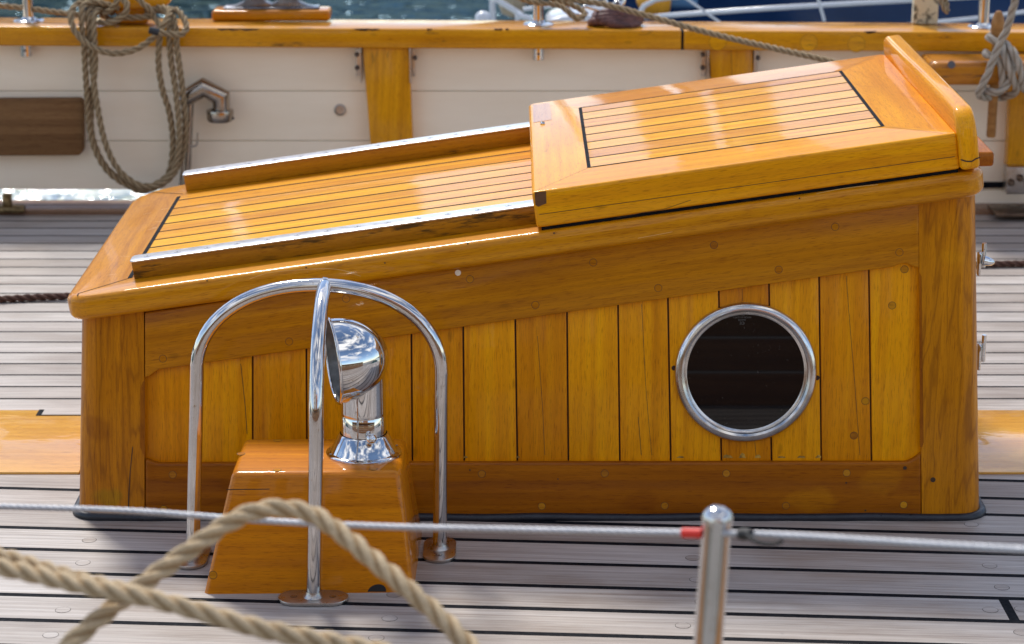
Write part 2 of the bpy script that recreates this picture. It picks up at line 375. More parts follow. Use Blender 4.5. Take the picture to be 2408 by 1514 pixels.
def teak():
    m, t, b = mat("weathered teak")
    ra = N(t, "ShaderNodeAttribute", attribute_name='rnd')
    st = nz(t, grain(t, (1.6, 120, 120)), 1.0, 5, .7, .15)
    col = ramp(t, st, [(.28, (.26, .218, .190)), (.44, (.385, .340, .305)), (.56, (.455, .412, .375)), (.74, (.57, .53, .495))]).outputs[0]
    bl = nz(t, grain(t, (2.2, 7, 7)), 1.0, 5, .6)
    col = mixc(t, .8, col, ramp(t, bl, [(.3, (.66, .60, .55)), (.52, (1, 1, 1)), (.75, (1.14, 1.15, 1.17))]).outputs[0], 'MULTIPLY')
    wn = N(t, "ShaderNodeTexWhiteNoise", noise_dimensions='1D'); t.links.new(ra.outputs['Fac'], wn.inputs['W'])
    col = mixc(t, .8, col, ramp(t, wn.outputs['Value'], [(0, (.78, .73, .70)), (1, (1.12, 1.12, 1.13))]).outputs[0], 'MULTIPLY')
    hair = nz(t, grain(t, (6, 320, 320)), 1.0, 3, .6)
    spo = nz(t, grain(t, (9, 14, 14)), 1.0, 8, .8); col = mixc(t, .7, col, ramp(t, spo, [(.28, .5), (.36, 1.0)]).outputs[0], 'MULTIPLY')
    col = mixc(t, .6, col, ramp(t, hair, [(.3, .45), (.46, 1.0)]).outputs[0], 'MULTIPLY')
    t.links.new(col, b.inputs['Base Color'])
    t.links.new(ramp(t, bl, [(.3, .42), (.7, .62)]).outputs[0], b.inputs['Roughness'])
    b.inputs['Specular IOR Level'].default_value = .45
    bump(t, b, st, .5, .0012); return m
M_teak = teak()
def watermat():
    m, t, b = mat("harbour water"); t.nodes.remove(b)
    o_ = t.nodes['Material Output']; df = N(t, "ShaderNodeBsdfDiffuse"); df.inputs[0].default_value = (.008, .045, .055, 1)
    gl = N(t, "ShaderNodeBsdfGlossy"); gl.inputs['Roughness'].default_value = .05
    tc_ = N(t, "ShaderNodeTexCoord"); sx = N(t, "ShaderNodeSeparateXYZ"); t.links.new(tc_.outputs['Object'], sx.inputs[0])
    near = N(t, "ShaderNodeMapRange"); near.inputs['From Min'].default_value = 15; near.inputs['From Max'].default_value = 18; near.inputs['To Min'].default_value = 1; near.inputs['To Max'].default_value = 0
    t.links.new(sx.outputs['Y'], near.inputs[0])
    a = nz(t, tc_.outputs['Object'], 2.6, 3, .5, 1.2); fo = nz(t, tc_.outputs['Object'], 3.2, 6, .7, .5)
    bn = N(t, "ShaderNodeBump"); bn.inputs['Strength'].default_value = 1; bd_ = N(t, 'ShaderNodeMath', operation='MULTIPLY_ADD'); bd_.inputs[1].default_value = .16; bd_.inputs[2].default_value = .085; t.links.new(near.outputs[0], bd_.inputs[0]); t.links.new(bd_.outputs[0], bn.inputs['Distance'])
    t.links.new(a, bn.inputs['Height']); t.links.new(bn.outputs[0], gl.inputs['Normal'])
    tint = mixc(t, near.outputs[0], (.12, .17, .21), (.95, .97, 1.0)); t.links.new(tint, gl.inputs[0])
    # sun glitter painted close to the hull: pale flecks and a brighter gloss tint
    glitter = mixc(t, near.outputs[0], (.004, .022, .030), ramp(t, fo, [(.42, (.04, .12, .13)), (.56, (.55, .60, .60))]).outputs[0]); t.links.new(glitter, df.inputs[0])
    ms = N(t, "ShaderNodeMixShader"); ms.inputs[0].default_value = .45
    t.links.new(df.outputs[0], ms.inputs[1]); t.links.new(gl.outputs[0], ms.inputs[2]); t.links.new(ms.outputs[0], o_.inputs[0]); return m
M_water = watermat()

# ------------------------------------------------------------------ the setting: water, deck
mb = MB(); mb.add([(-300, 7, -1.3), (300, 7, -1.3), (300, 500, -1.3), (-300, 500, -1.3)], [[0, 1, 2, 3]])
mb.build("water", M_water, kind='structure')
mb = MB(); mb.add([(-3.4, 2.3, -.0005), (3.4, 2.3, -.0005), (3.4, 8.56, -.0005), (-3.4, 8.56, -.0005)], [[0, 1, 2, 3]], mat=1)
BAND0, BAND1 = 5.585, 6.085
def plank(p0, p1, q0, q1, butt=None, g=.0095):
    """p: rear edge left/right, q: front edge left/right"""
    d = (p1 - p0).normalized(); n = V((0, 0, 1)).cross(d)
    a0, a1, b0, b1 = p0 - n * g, p1 - n * g, q0 + n * g, q1 + n * g
    xs = [0, 1] if butt is None else [0, butt - .0016, butt + .0016, 1]
    for i in range(0, len(xs), 2):
        A, B, C, D = a0.lerp(a1, xs[i]), a0.lerp(a1, xs[i + 1]), b0.lerp(b1, xs[i + 1]), b0.lerp(b1, xs[i])
        z = V((0, 0, .0008))
        mb.add([D, C, B, A, D - z, C - z, B - z, A - z], [[0, 1, 2, 3], [0, 4, 5, 1], [2, 6, 7, 3], [1, 5, 6, 2], [0, 3, 7, 4]], axis=d)
y = BAND1 + .008; seamsb = []
while y < 8.4:
    bt = random.uniform(.1, .9) if random.random() < .35 else None
    plank(V((-3.4, y + .110, 0)), V((3.4, y + .110, 0)), V((-3.4, y, 0)), V((3.4, y, 0)), None, .0062); seamsb.append(y); y += .110
YB = y
LV = [1024, 1066, 1108, 1147, 1193, 1239, 1289, 1343, 1397, 1456, 1517]
def seam(vl, vr):
    a, b = onz(0, vl), onz(2408, vr); d = (b - a) / (b.x - a.x)
    return a + d * (-3.4 - a.x), a + d * (3.4 - a.x)
S = [seam(v, v + 65) for v in LV]
for i in range(18):
    a, b = S[-1]; S.append((a + V((0, -.125, 0)), b + V((0, -.125, 0))))
for i in range(len(S) - 1):
    (p0, p1), (q0, q1) = S[i], S[i + 1]
    bt = None
    if i == 7: bt = (onz(2372, 1432).x + 3.4) / 6.8
    plank(p0, p1, q0, q1, bt)
DP = [(210, 1270), (195, 1323), (148, 1434), (119, 1493), (916, 1454), (927, 1398), (1624, 1265), (1629, 1312), (1639, 1363), (1606, 1471), (1652, 1415),
      (2284, 1233), (2308, 1279), (2327, 1330), (2356, 1381), (2329, 1434), (2402, 1487), (2404, 1432), (885, 1500)]
for (u, v) in DP: mb.plug(onz(u, v), (0, 0, 1), .0160, wood=0, dark=1, ring=.0009)
mb.build("deck", [M_teak, M_black], kind='structure')
# varnished king plank crossing under the box
mb = MB()
for x0, x1 in ((-3.4, -1.075), (-1.07, 3.4)):
    mb.box(((x0 + x1) / 2, (BAND0 + BAND1) / 2, .002), (1, 0, 0), (0, 1, 0), (0, 0, 1), x1 - x0, BAND1 - BAND0, .008, bev=.002, axis=(1, 0, 0), rnd=.3)
bd = mb.build("deck_beam", wood("varnished deck plank", (.98, .60, .12), (.90, .48, .07), (.66, .30, .03), coat_r=.03, var=.8, ior=1.75, ripple=1.6), loc=(-1.5, 5.83, 0),
              label="wide varnished plank let into the grey deck, passing under the deckhouse", cat="deck plank")
# notch of teak with its black seam at the rear edge of the plank, covering board at the bulwark
mb = MB(); mb.box((-.95, 6.062, .0045), (1, 0, 0), (0, 1, 0), (0, 0, 1), 1.02, .052, .009, axis=(1, 0, 0)); 
p = onz(92, 974); mb2 = MB(); mb2.strip((-1.24, 6.035, .0065), (-1.24 , 6.089, .0065), (0, 0, 1), .018); 
mb = MB(); xl = onz(100, 978).x
mb.box(((xl - .9) / 2, 6.062, .0045), (1, 0, 0), (0, 1, 0), (0, 0, 1), -.9 - xl, .046, .0065, axis=(1, 0, 0))
mb.box(((xl - .010 - .9) / 2, 6.0605, .0040), (1, 0, 0), (0, 1, 0), (0, 0, 1), -.89 - xl + .010, .052, .0055, mat=1)
mb.build("deck_margin", [M_teak, M_black], kind='structure')
mb = MB(); mb.box((0, 8.47, .006), (1, 0, 0), (0, 1, 0), (0, 0, 1), 6.8, .17, .022, bev=.004, axis=(1, 0, 0))
mb.build("waterway", [wood("brown margin timber", (.30, .17, .10), (.22, .12, .07), (.12, .07, .045), coat=.5, coat_r=.15, var=.9)], kind='structure')
# dark rope lying across the deck behind the box
a, b = onz(-60, 706, .012), onz(2470, 617, .012)
mb = MB(); mb.rope([a + (b - a) * t + V((0, .012 * math.sin(t * 23), 0)) for t in [i / 12 for i in range(13)]], .0115, fuzz=.12)
mb.build("deck_rope", M_rope_dk, loc=(a + b) / 2, label="dark brown rope stretched over the deck behind the deckhouse", cat="rope")

# ------------------------------------------------------------------ deckhouse (companionway)
HOUSE = empty("deckhouse", (0, 5.8, 0), "low varnished wooden deckhouse with sloping roof, sliding hatch and round porthole", "deckhouse")
# --- corner posts
def post(u0b, u1b, vb, u0t, u1t, vt, side):
    A, B = front(u0b, vb), front(u1b, vb); C, D = front(u0t, vt), front(u1t, vt)
    def plan(pa, pb):
        x0, x1, y0 = pa.x, pb.x, pa.y; r = .055; z = pa.z
        if side < 0:
            a_ = [(x0, y0 + .17), (x0, y0 + r)] + arc((x0 + r, y0 + r), r, math.pi, 1.5 * math.pi, 8)[1:] + [(x1, y0), (x1, y0 + .17)]
        else:
            a_ = [(x1, y0 + .17), (x0, y0 + .17), (x0, y0)] + arc((x1 - r, y0 + r), r, -.5 * math.pi, 0, 8)
        return [V((q[0], q[1], z)) for q in a_]
    P, Q = plan(A, B), plan(C, D); n = len(P); m_ = MB()
    seg_n = 1
    vs = P + Q; fs = [[i, (i + 1) % n, n + (i + 1) % n, n + i] for i in range(n)] + [list(range(n, 2 * n))]
    m_.add(vs, fs, axis=(.02, .1, 1), rnd=.35 if side < 0 else .62)
    return m_
lp = post(178, 340, 1212, 185, 338, 700, -1)
def crack(mb_, pts, wd, off=.0012, mat=1):
    P = [front(u, v, off) for u, v in pts]
    for i in range(len(P) - 1): mb_.strip(P[i], P[i + 1], FN, wd * (1 - .5 * i / len(P)), 0, mat=mat)
crack(lp, [(302, 1200), (303, 1160), (306, 1110), (312, 1050)], .0025)
P = [front(u, v, .0008) for u, v in ((341, 893), (336, 898), (330, 912), (330, 1052), (336, 1066), (341, 1070))]; lp.add(P, [list(range(6))], mat=2, axis=(0, 0, 1))
lp.build("corner_post", [W_post, M_line, W_low], HOUSE)
rp_ = post(2168, 2312, 1216, 2160, 2302, 440, 1)
rp_.plug(front(2194, 1128), FN, .005, wood=1, dark=1)
P = [front(u, v, .0008) for u, v in ((2162, 640), (2167, 650), (2172, 1040), (2168, 1052), (2163, 1050))]; rp_.add(P, [list(range(5))], mat=2, axis=(0, 0, 1))
rp_.build("corner_post", [W_post, M_line, W_low], HOUSE)
# --- sloping top rail with rounded notches at its lower corners
SL = -.1415
def tl(u): return 880 - .1415 * (u - 340) + 4
mb = MB()
low = [(340, 889), (352, 884), (362, 876), (374, 869)]
low += [(u, 869 - (u - 374) * .1402) for u in range(420, 2100, 40)]
low += [(2100, 627), (2118, 619), (2134, 619), (2146, 626), (2162, 630)]
pts = [front(u, v) for u, v in low] + [front(2162, 470), front(340, 735)]
mb.prism(pts, FN * -.05, bev=.004, seg=2, axis=front(2000, 640) - front(500, 851), rnd=.41)
for (u, v) in [(383, 843), (519, 742), (680, 803), (814, 702), (975, 757), (1105, 656), (1259, 717), (1395, 617), (1548, 677), (1679, 576), (1831, 634), (1964, 533), (2115, 593)]:
    mb.plug(front(u, v), FN, .0082, wood=1 if v % 4 == 0 else 0)
p = front(1077, 641); mb.disc(p, FN, .007, .0012, mat=3)
mb.build("top_rail", [W_rail, W_plug, M_line, M_cream], HOUSE)
# --- bottom rail
mb = MB()
tp = [(340, 1086)] + [(u, 1086) for u in ()] + [(2120, 1083), (2140, 1080), (2168, 1062)]
pts = [front(340, 1212), front(2168, 1217), front(2168, 1062), front(2152, 1076), front(2134, 1086), front(1000, 1087), front(372, 1089), front(356, 1084), front(340, 1078)]
mb.prism(pts, FN * -.05, bev=.0075, seg=3, axis=(1, 0, 0), rnd=.77)
for (u, v) in [(385, 1197), (406, 1116), (1133, 1114), (1274, 1190), (1422, 1113), (1563, 1189), (1708, 1113), (1848, 1189), (1991, 1112), (2125, 1187)]:
    mb.plug(front(u, v), FN, .0082)
def patch(mb_, pts, off, **k):
    P = [front(u, v, off) for u, v in pts]; mb_.add(P, [list(range(len(P)))], **k)
for (u, v, a_) in [(2128, 1100, .006), (1105, 1105, .003), (1990, 1135, .003), (1312, 1126, .0025), (2035, 1200, .003)]:
    mb.disc(front(u, v), FN, a_ * .8, .0008, mat=2, seg=7)
mb.build("bottom_rail", [W_low, W_plug, M_line], HOUSE)
# --- upright panel boards with dark V grooves
REC = -.014
edges = [(300, 298), (468, 470), (594, 594), (720, 722), (844, 847), (967, 970), (1089, 1092), (1211, 1217), (1333, 1337), (1453, 1458), (1570, 1578), (1690, 1697), (1808, 1815), (1926, 1932), (2043, 2050), (2190, 2195)]
mb = MB()
for i in range(len(edges) - 1):
    (a0, a1), (b0, b1) = edges[i], edges[i + 1]; g = 1.9
    zt = 850 - (a0 - 340) * .1415 - 20
    zt2 = 850 - (b0 - 340) * .1415 - 20
    pts = [front(a1 + g, 1110, REC), front(b1 - g, 1110, REC), front(b0 - g, zt2, REC), front(a0 + g, zt, REC)]
    mb.prism(pts, FN * -.02, bev=.0022, seg=2, axis=(.01, .1, 1), rnd=random.Random(i * 3 + 1).random())
P = [front(u, v, REC - .008) for u, v in ((300, 1110), (2200, 1110), (2200, 570), (300, 850))]
mb.add(P, [[0, 1, 2, 3]], mat=2)
for (u, v) in [(2127, 633), (2098, 718), (2035, 943), (2008, 1024)]: mb.plug(front(u, v, REC), FN, .0082)
def pcrack(pts, wd=.0009):
    P = [front(u, v, REC + .0005) for u, v in pts]
    for i in range(len(P) - 1): mb.strip(P[i], P[i + 1], FN, wd, 0, mat=3)
pcrack([(566, 855), (571, 900), (577, 960), (581, 1020)], .0013)
pcrack([(1509, 715), (1518, 900), (1526, 1000), (1533, 1070)]); pcrack([(1990, 648), (1995, 720), (2010, 900), (2022, 1070)]); pcrack([(1745, 680), (1746, 708)])
for (u, w_, h_) in ((1600, 9, 5), (1712, 13, 8), (1745, 9, 11), (1782, 8, 9), (1838, 12, 5), (1884, 9, 6), (1925, 7, 8), (1095, 6, 5), (1218, 5, 6)):
    rq = random.Random(u); P = [(u + w_ * math.cos(t) * rq.uniform(.7, 1.1), 1077 - abs(h_ * math.sin(t)) * rq.uniform(.6, 1.1) - .5) for t in [math.pi * q / 8 for q in range(9)]]
    Q = [front(x_, y_, REC + .0006) for x_, y_ in P]; mb.add(Q, [list(range(len(Q)))[::-1]], mat=4)
pcrack([(1775, 1040), (1778, 1072)]); pcrack([(1264, 790), (1276, 960), (1281, 1070)]); pcrack([(1501, 980), (1508, 1070)], .0013)
mb.build("wall_panel", [W_panel, W_plug, M_gap, M_line, noisy("lifted varnish stain", (.14, .065, .008), (.66, .38, .05), 60, (.3, .6))], HOUSE)
# --- end walls and rear wall
mb = MB()
def wallquad(xb, xt, zt, sgn):
    mb.prism([V((xb, 5.40, 0)), V((xb, 6.36, 0)), V((xt, 6.36, zt)), V((xt, 5.40, zt))], V((sgn * .025, 0, 0)), axis=(0, 0, 1))
A, B = front(178, 1212), front(185, 700); wallquad(A.x + .004, B.x + .004, .50, 1)
A, B = front(2312, 1216), front(2302, 440); wallquad(A.x - .004, B.x - .004, .79, -1)
mb.prism([V((-1.0, 6.34, 0)), V((1.07, 6.34, 0)), V((1.03, 6.34, .79)), V((-1.0, 6.34, .50))], V((0, .025, 0)))
mb.build("end_wall", W_post, HOUSE)
# --- black seal round the foot
mb = MB()
xa, xb_ = front(178, 1212).x - .006, front(2312, 1216).x + .006; r = .06; yf = FY - .003
path = [(xa, 6.2), (xa, yf + r)] + arc((xa + r, yf + r), r, math.pi, 1.5 * math.pi, 8)[1:] + [(x_, yf) for x_ in [xa + r + (xb_ - xa - 2 * r) * i / 40 for i in range(1, 41)]] + arc((xb_ - r, yf + r), r, -.5 * math.pi, 0, 8)[1:] + [(xb_, 6.2)]
mb.tube([V((x_, y_ + .001 * math.sin(x_ * 31), .004 + .0012 * math.sin(x_ * 17))) for x_, y_ in path], .0112, seg=12)
mb.build("base_seal", M_gasket, HOUSE)
# --- roof slab
XA, XB, Y0, Y1 = -1.036, 1.076, 5.285, 6.43
def rrect(x0, x1, y0, y1, rn, rf, n=9):
    return arc((x0 + rn, y0 + rn), rn, math.pi, 1.5 * math.pi, n) + arc((x1 - rn, y0 + rn), rn, -.5 * math.pi, 0, n) + arc((x1 - rf, y1 - rf), rf, 0, .5 * math.pi, n) + arc((x0 + rf, y1 - rf), rf, .5 * math.pi, math.pi, n)
ol = rrect(XA, XB, Y0, Y1, .06, .15)
Lc, Ln_, Lf = roof(345, 597), roof(425, 458), roof(345, 450)
mit1a, mit1b = roof(185, 690), roof(318, 650)
mit2a, mit2b = roof(356, 452), roof(430, 456)
xs = (Lc.x + Ln_.x) / 2
def roofaxis(c):
    if c.x < xs - .002:
        if c.y < mit1a.y + (c.x - mit1a.x) * (mit1b.y - mit1a.y) / (mit1b.x - mit1a.x): return RS, .52
        if c.y > mit2a.y + (c.x - mit2a.x) * (mit2b.y - mit2a.y) / (mit2b.x - mit2a.x): return RS, .11
        return V((0, 1, 0)), .93
    return (RS, .52) if c.y < 5.9 else (RS, .11)
def npl(a_, b_): d = b_ - a_; return V((d.y, -d.x, 0)).normalized()
mb = MB()
mb.prism([rpt(x_, y_, 0) for x_, y_ in ol], RN * -.060, bev=.018, seg=6,
         cuts=[(mit1a, npl(mit1a, mit1b)), (mit2a, npl(mit2a, mit2b)), (V((xs, 0, 0)), V((1, 0, 0)))],
         bevsel=lambda e: abs((e.verts[0].co - e.verts[1].co).normalized().dot(RN)) < .5, axis=roofaxis)
for a_, b_ in ((mit1a, mit1b), (mit2a, mit2b)): mb.strip(a_, b_, RN, .0028, .0005, mat=1)
mb.strip(mit1a, mit1a + V((-.0, -.02, -.0)) , RN, .0028, .0005, mat=1)
for (u, v, w_) in [(409, 521, .012), (395, 640, .01)]: pass
def facept(u, v): return ony(u, v, Y0 - .0007)
for pts_ in ([(588, 655), (640, 640), (740, 632), (800, 634), (850, 650)], [(1920, 455), (1990, 442), (2080, 432)], [(1500, 560), (1560, 549), (1600, 541)]):
    P = smooth([facept(*q) for q in pts_], .02)
    for q in range(len(P) - 1): mb.strip(P[q], P[q + 1], (0, -1, 0), .0009, 0, mat=2)
for (u, v) in ((487, 660), (1100, 573), (1303, 548), (1880, 466), (720, 629), (905, 618)):
    mb.disc(facept(u, v), (0, -1, 0), .0022, 0, mat=3, seg=7)
rs_ = random.Random(11)
for q in range(9):
    x_ = -.98 + .12 * rs_.random(); y_ = 5.45 + .8 * rs_.random(); a1_ = rs_.uniform(-.6, .6); L_ = rs_.uniform(.02, .07)
    mb.strip(rpt(x_, y_, 0), rpt(x_ + L_ * math.cos(a1_), y_ + L_ * math.sin(a1_), 0), RN, .0012, .0003, mat=2)
mb.build("roof", [W_trim, M_black, plain("pale varnish scratch", (.80, .50, .16), .4), M_line], HOUSE)
# --- roof planking between the runners
mb = MB()
ys = [roof(0.5 * (345 + 425), 0).y] if False else []
sv = [471.7, 491, 508.7, 527, 545.5, 564.5, 583]
sy = [roof(425 - (v - 458) * (80 / 139), v).y for v in sv]
sy = [6.245] + sy + [5.44]
xe = 0.35
for i in range(len(sy) - 1):
    y1_, y0_ = sy[i], sy[i + 1]
    if i == 0: y1_ = 6.26
    mb.add([rpt(xs, y0_, .0004), rpt(xe, y0_, .0004), rpt(xe, y1_, .0004), rpt(xs, y1_, .0004)], [[0, 1, 2, 3]], axis=RS, rnd=random.Random(i + 40).random())
    if i: mb.strip(rpt(xs, y1_, .0004), rpt(xe, y1_, .0004), RN, (.0085, .0095, .0075)[i % 3], .0003, mat=1)
mb.strip(rpt(xs - .004, 5.40, .0004), rpt(xs - .004, 6.26, .0004), RN, .0105, .0005, mat=1)
mb.build("roof_planking", [W_top, M_black], HOUSE)
# --- runners with steel strips
def runner(name, ub, vb, ht, wd, lab):
    p = roof(ub, vb, 0); y0_ = p.y; x0_ = p.x; x1_ = .95
    m_ = MB(); m_.prism([rpt(x0_, y0_, 0), rpt(x1_, y0_, 0), rpt(x1_, y0_, ht), rpt(x0_, y0_, ht)], V((0, wd, 0)), bev=.002, seg=2, axis=RS, rnd=.2)
    o = m_.build("runner", W_worn, HOUSE)
    m_ = MB(); ov = .004; r_ = .014
    pl = [(x0_ - ov, y0_ - ov + r_)] + arc((x0_ - ov + r_, y0_ - ov + r_), r_, math.pi, 1.5 * math.pi, 5) + [(x1_, y0_ - ov), (x1_, y0_ + wd + ov)] + arc((x0_ - ov + r_, y0_ + wd + ov - r_), r_, .5 * math.pi, math.pi, 5)
    m_.prism([rpt(a_, b_, ht + .0008) for a_, b_ in pl[1:]], RN * .0042, bev=.0012, seg=2, axis=RS)
    k = 0; xx = x0_ + .035
    while xx < .3:
        c = rpt(xx, y0_ + wd * .5, ht + .005); m_.disc(c, RN, .0075, .0002, mat=1, seg=18); m_.disc(c, RN, .0066, .0005, mat=0, seg=18)
        an = random.random() * 3
        for q in (0, math.pi / 2):
            dd = RS * math.cos(an + q) + RY * math.sin(an + q); m_.strip(c - dd * .0032, c + dd * .0032, RN, .0014, .0009, mat=2)
        xx += .0705
    m_.build("steel_strip", [M_strip, M_scratch, M_black], o)
    return y0_
yr0 = runner("near", 316, 657, .040, .052, "")
yr1 = runner("far", 438, 450, .042, .052, "")
print("runner y", yr0, yr1, "seams", [round(q, 3) for q in sy], "xs", xs)
# --- sliding hatch
HT = .094
hA = roof(1264, 450, HT); hB = roof(1249, 243, HT); hC = roof(2250, 303, HT); hD = roof(2092, 131, HT)
print("hatch", hA, hB, hC, hD)
hx0, hx1, hy0, hy1 = hA.x, 1.020, hA.y, hB.y
i0, i1 = roof(1397, 390, HT), roof(1377, 250, HT); j0, j1 = roof(2090, 297, HT), roof(1990, 167, HT)
print("inner", i0, i1, j0, j1)
ix0, ix1, iy0, iy1 = (i0.x + i1.x) / 2, (j0.x + j1.x) / 2, (i0.y + j0.y) / 2, (i1.y + j1.y) / 2
def haxis(c):
    dl, dr, dn, df = (c.x - hx0) / (ix0 - hx0), (hx1 - c.x) / (hx1 - ix1), (c.y - hy0) / (iy0 - hy0), (hy1 - c.y) / (hy1 - iy1)
    m_ = min(dl, dr, dn, df)
    if m_ == dl: return V((0, 1, 0)), .22
    if m_ == dr: return V((0, 1, 0)), .47
    return (RS, .81) if m_ == dn else (RS, .66)
mb = MB()
cn = [(V((hx0, hy0, 0)), V((ix0, iy0, 0))), (V((hx1, hy0, 0)), V((ix1, iy0, 0))), (V((hx0, hy1, 0)), V((ix0, iy1, 0))), (V((hx1, hy1, 0)), V((ix1, iy1, 0)))]
ho = rrect(hx0, hx1, hy0, hy1, .008, .02, 4)
mb.prism([rpt(a_, b_, HT) for a_, b_ in ho], RN * -(HT - .0085), bev=.012, seg=6, cuts=[(a_, npl(a_, b_)) for a_, b_ in cn],
         bevsel=lambda e: abs((e.verts[0].co - e.verts[1].co).normalized().dot(RN)) < .5, axis=haxis)
for a_, b_ in ((0, 0), (1, 0), (0, 1), (1, 1)):
    A = rpt((hx0, hx1)[a_] + (.012, -.03)[a_], (hy0, hy1)[b_] + (.012, -.02)[b_] , HT); B = rpt((ix0, ix1)[a_], (iy0, iy1)[b_], HT); mb.strip(A, B, RN, .0009, .0004, mat=2)
mb.prism([rpt(hx0 + .01, hy0 + .010, .0006), rpt(hx1 - .005, hy0 + .010, .0006), rpt(hx1 - .005, hy0 + .010, .012), rpt(hx0 + .01, hy0 + .010, .012)], V((0, .02, 0)), mat=1)  # black bar stands in for the dark shadow in the gap under the hatch
# glue line on the near side, patches
yy = hy0 - .0006
A, B = rpt(hx0 + .01, yy, .040), rpt(hx1 - .01, yy, .040); mb.strip(A, B, V((0, -1, 0)), .0012, 0, mat=2)
def sidep(u, v): return ony(u, v, yy)
P = [sidep(*q) for q in ((1257, 452), (1284, 449), (1285, 478), (1275, 482), (1266, 486), (1259, 482))]; mb.add(P, [list(range(6))], mat=3, axis=RS)
P = [roof(u, v, HT + .0006) for u, v in ((1253, 246), (1292, 241), (1297, 281), (1254, 288))]; mb.add(P, [[0, 3, 2, 1]], mat=4, axis=(0, 1, 0))
P = [sidep(*q) for q in ((1450, 512), (1510, 500), (1560, 492), (1625, 470))]
for i in range(3): mb.strip(P[i], P[i + 1], V((0, -1, 0)), .001, .0005, mat=2)
mb.box(roof(1276, 290, HT + .001), (1, 0, 0), (0, 1, 0), (0, 0, 1), .012, .02, .006, bev=.002, mat=5)
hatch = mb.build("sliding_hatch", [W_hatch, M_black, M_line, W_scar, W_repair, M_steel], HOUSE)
mb = MB()
hv = [250, 265, 281.3, 299, 316.7, 334.7, 352.5, 371, 390.5]
hv = [(713, 0), (757, 0), (803, 0), (855, 0), (905, 0), (955, 0), (1005, 0), (1060, 0), (1118, 0)]
hy = [roof((2100 + (400 + (q - 713) * .16) / 1.6818) / 1.701, q / 1.6818 / 1.701, HT).y for q, _ in hv]
hy[0] = iy1; hy[-1] = iy0
for i in range(8):
    y1_, y0_ = hy[i], hy[i + 1]
    mb.add([rpt(ix0, y0_, HT + .0004), rpt(ix1, y0_, HT + .0004), rpt(ix1, y1_, HT + .0004), rpt(ix0, y1_, HT + .0004)], [[0, 1, 2, 3]], axis=RS, rnd=[.15, .52, .3, .71, .12, .64, .35, .05][i])
for i in range(9): mb.strip(rpt(ix0, hy[i], HT + .0004), rpt(ix1, hy[i], HT + .0004), RN, .0078, .0003, mat=1)
for x_ in (ix0, ix1): mb.strip(rpt(x_, iy0 - .002, HT + .0004), rpt(x_, iy1 + .002, HT + .0004), RN, .0085, .0006, mat=1)
mb.build("hatch_planking", [W_top, M_black], hatch)
# breakwater board on its right end
mb = MB(); yn, yf_ = hy0 - .012, hy1 + .012; top = HT + .052; bot = .006
prof = [(yn, bot), (yn, HT - .012)] + [(yn + .055 - .055 * math.cos(t), HT - .012 + (top - HT + .012) * math.sin(t)) for t in [rad(k) for k in (15, 30, 45, 60, 75, 90)]]
prof += [(yf_ - .05, top)] + [(yf_ - .05 + .05 * math.sin(t), top - .05 + .05 * math.cos(t)) for t in [rad(k) for k in (30, 60, 90)]] + [(yf_, bot)]
mb.prism([rpt(hx1 - .002, a_, b_) for a_, b_ in prof], RS * .046, bev=.012, seg=4, axis=lambda c: (V((0, .12, 1)) if c.y < hy0 + .02 else V((0, 1, 0)), .9))
P = [V((rpt(hx1 + f_, 0, .03 + k).x, yn - .0008, rpt(hx1 + f_, 0, .03 + k).z)) for f_, k in ((0, .004), (.012, -.002), (.024, -.004), (.034, .001), (.044, .003))]
for i in range(4): mb.strip(P[i], P[i + 1], V((0, -1, 0)), .003, 0, mat=1)
mb.build("breakwater_board", [W_hatch, M_line], hatch)
# small moulding showing past the roof's right end
mb = MB(); A = ony(2303, 336, 6.15); 
mb.prism([V((1.03, 6.30, .742)), V((1.19, 6.30, .742)), V((1.19, 5.76, .742)), V((1.03, 5.74, .742))], V((0, 0, .037)), bev=.008, seg=3, axis=(0, 1, 0))
mb.build("end_moulding", W_low, HOUSE)
# --- hinges and a handle on the right end
def hinge(v0, v1, handle=False):
    u = 2307; yh = 5.42
    c0, c1 = ony(u, v0, yh), ony(u, v1, yh); m_ = MB(); n = 5
    x_ = c0.x + .004
    for i in range(4):
        a_ = c0.lerp(c1, i / 4 + .005); b_ = c0.lerp(c1, (i + 1) / 4 - .005); a_ = V((x_ + .004, yh, a_.z)); b_ = V((x_ + .004, yh, b_.z))
        m_.tube([a_, b_], .0055, seg=14)
    m_.box((x_ - .007, yh - .004, (c0.z + c1.z) / 2 - .020), (1, 0, 0), (0, 1, 0), (0, 0, 1), .008, .022, abs(c0.z - c1.z) * .95, bev=.003)
    o = m_.build("hinge", M_chrome, HOUSE)
    if handle:
        m_ = MB(); q0 = ony(2312, 612, yh); q1 = ony(2338, 618, yh)
        m_.tube([q0, q0.lerp(q1, .4), q0.lerp(q1, .8), q1], [.013, .011, .008, .003], seg=16); m_.build("handle", M_chrome, o)
hinge(571, 628, True); hinge(787, 850)
# --- porthole
pc = front(1753, 875, REC); R0 = .166
mb = MB(); nr = [(R0, 0), (R0, .008), (R0 - .003, .013), (R0 - .010, .017), (R0 - .016, .0175), (R0 - .021, .014), (R0 - .0225, .009), (R0 - .023, .0045), (R0 - .027, .0035), (R0 - .031, .0015)]
mb.lathe(nr, pc, FN, seg=96)
mb.disc(front(1585, 865, REC), FN, .006, .001, mat=1); mb.disc(front(1921, 888, REC), FN, .006, .001, mat=1)
port = mb.build("porthole", [noisy("porthole steel", (.50, .46, .40), (.74, .72, .70), 14, (.10, .30), 1, lo=.3, hi=.6), M_gap], HOUSE)
mb = MB(); mb.disc(pc, FN, R0 - .022, .0025, seg=96)
mg, t_, b_ = mat("dark glass"); b_.inputs['Base Color'].default_value = (.004, .004, .005, 1); b_.inputs['Roughness'].default_value = .02; b_.inputs['IOR'].default_value = 1.5
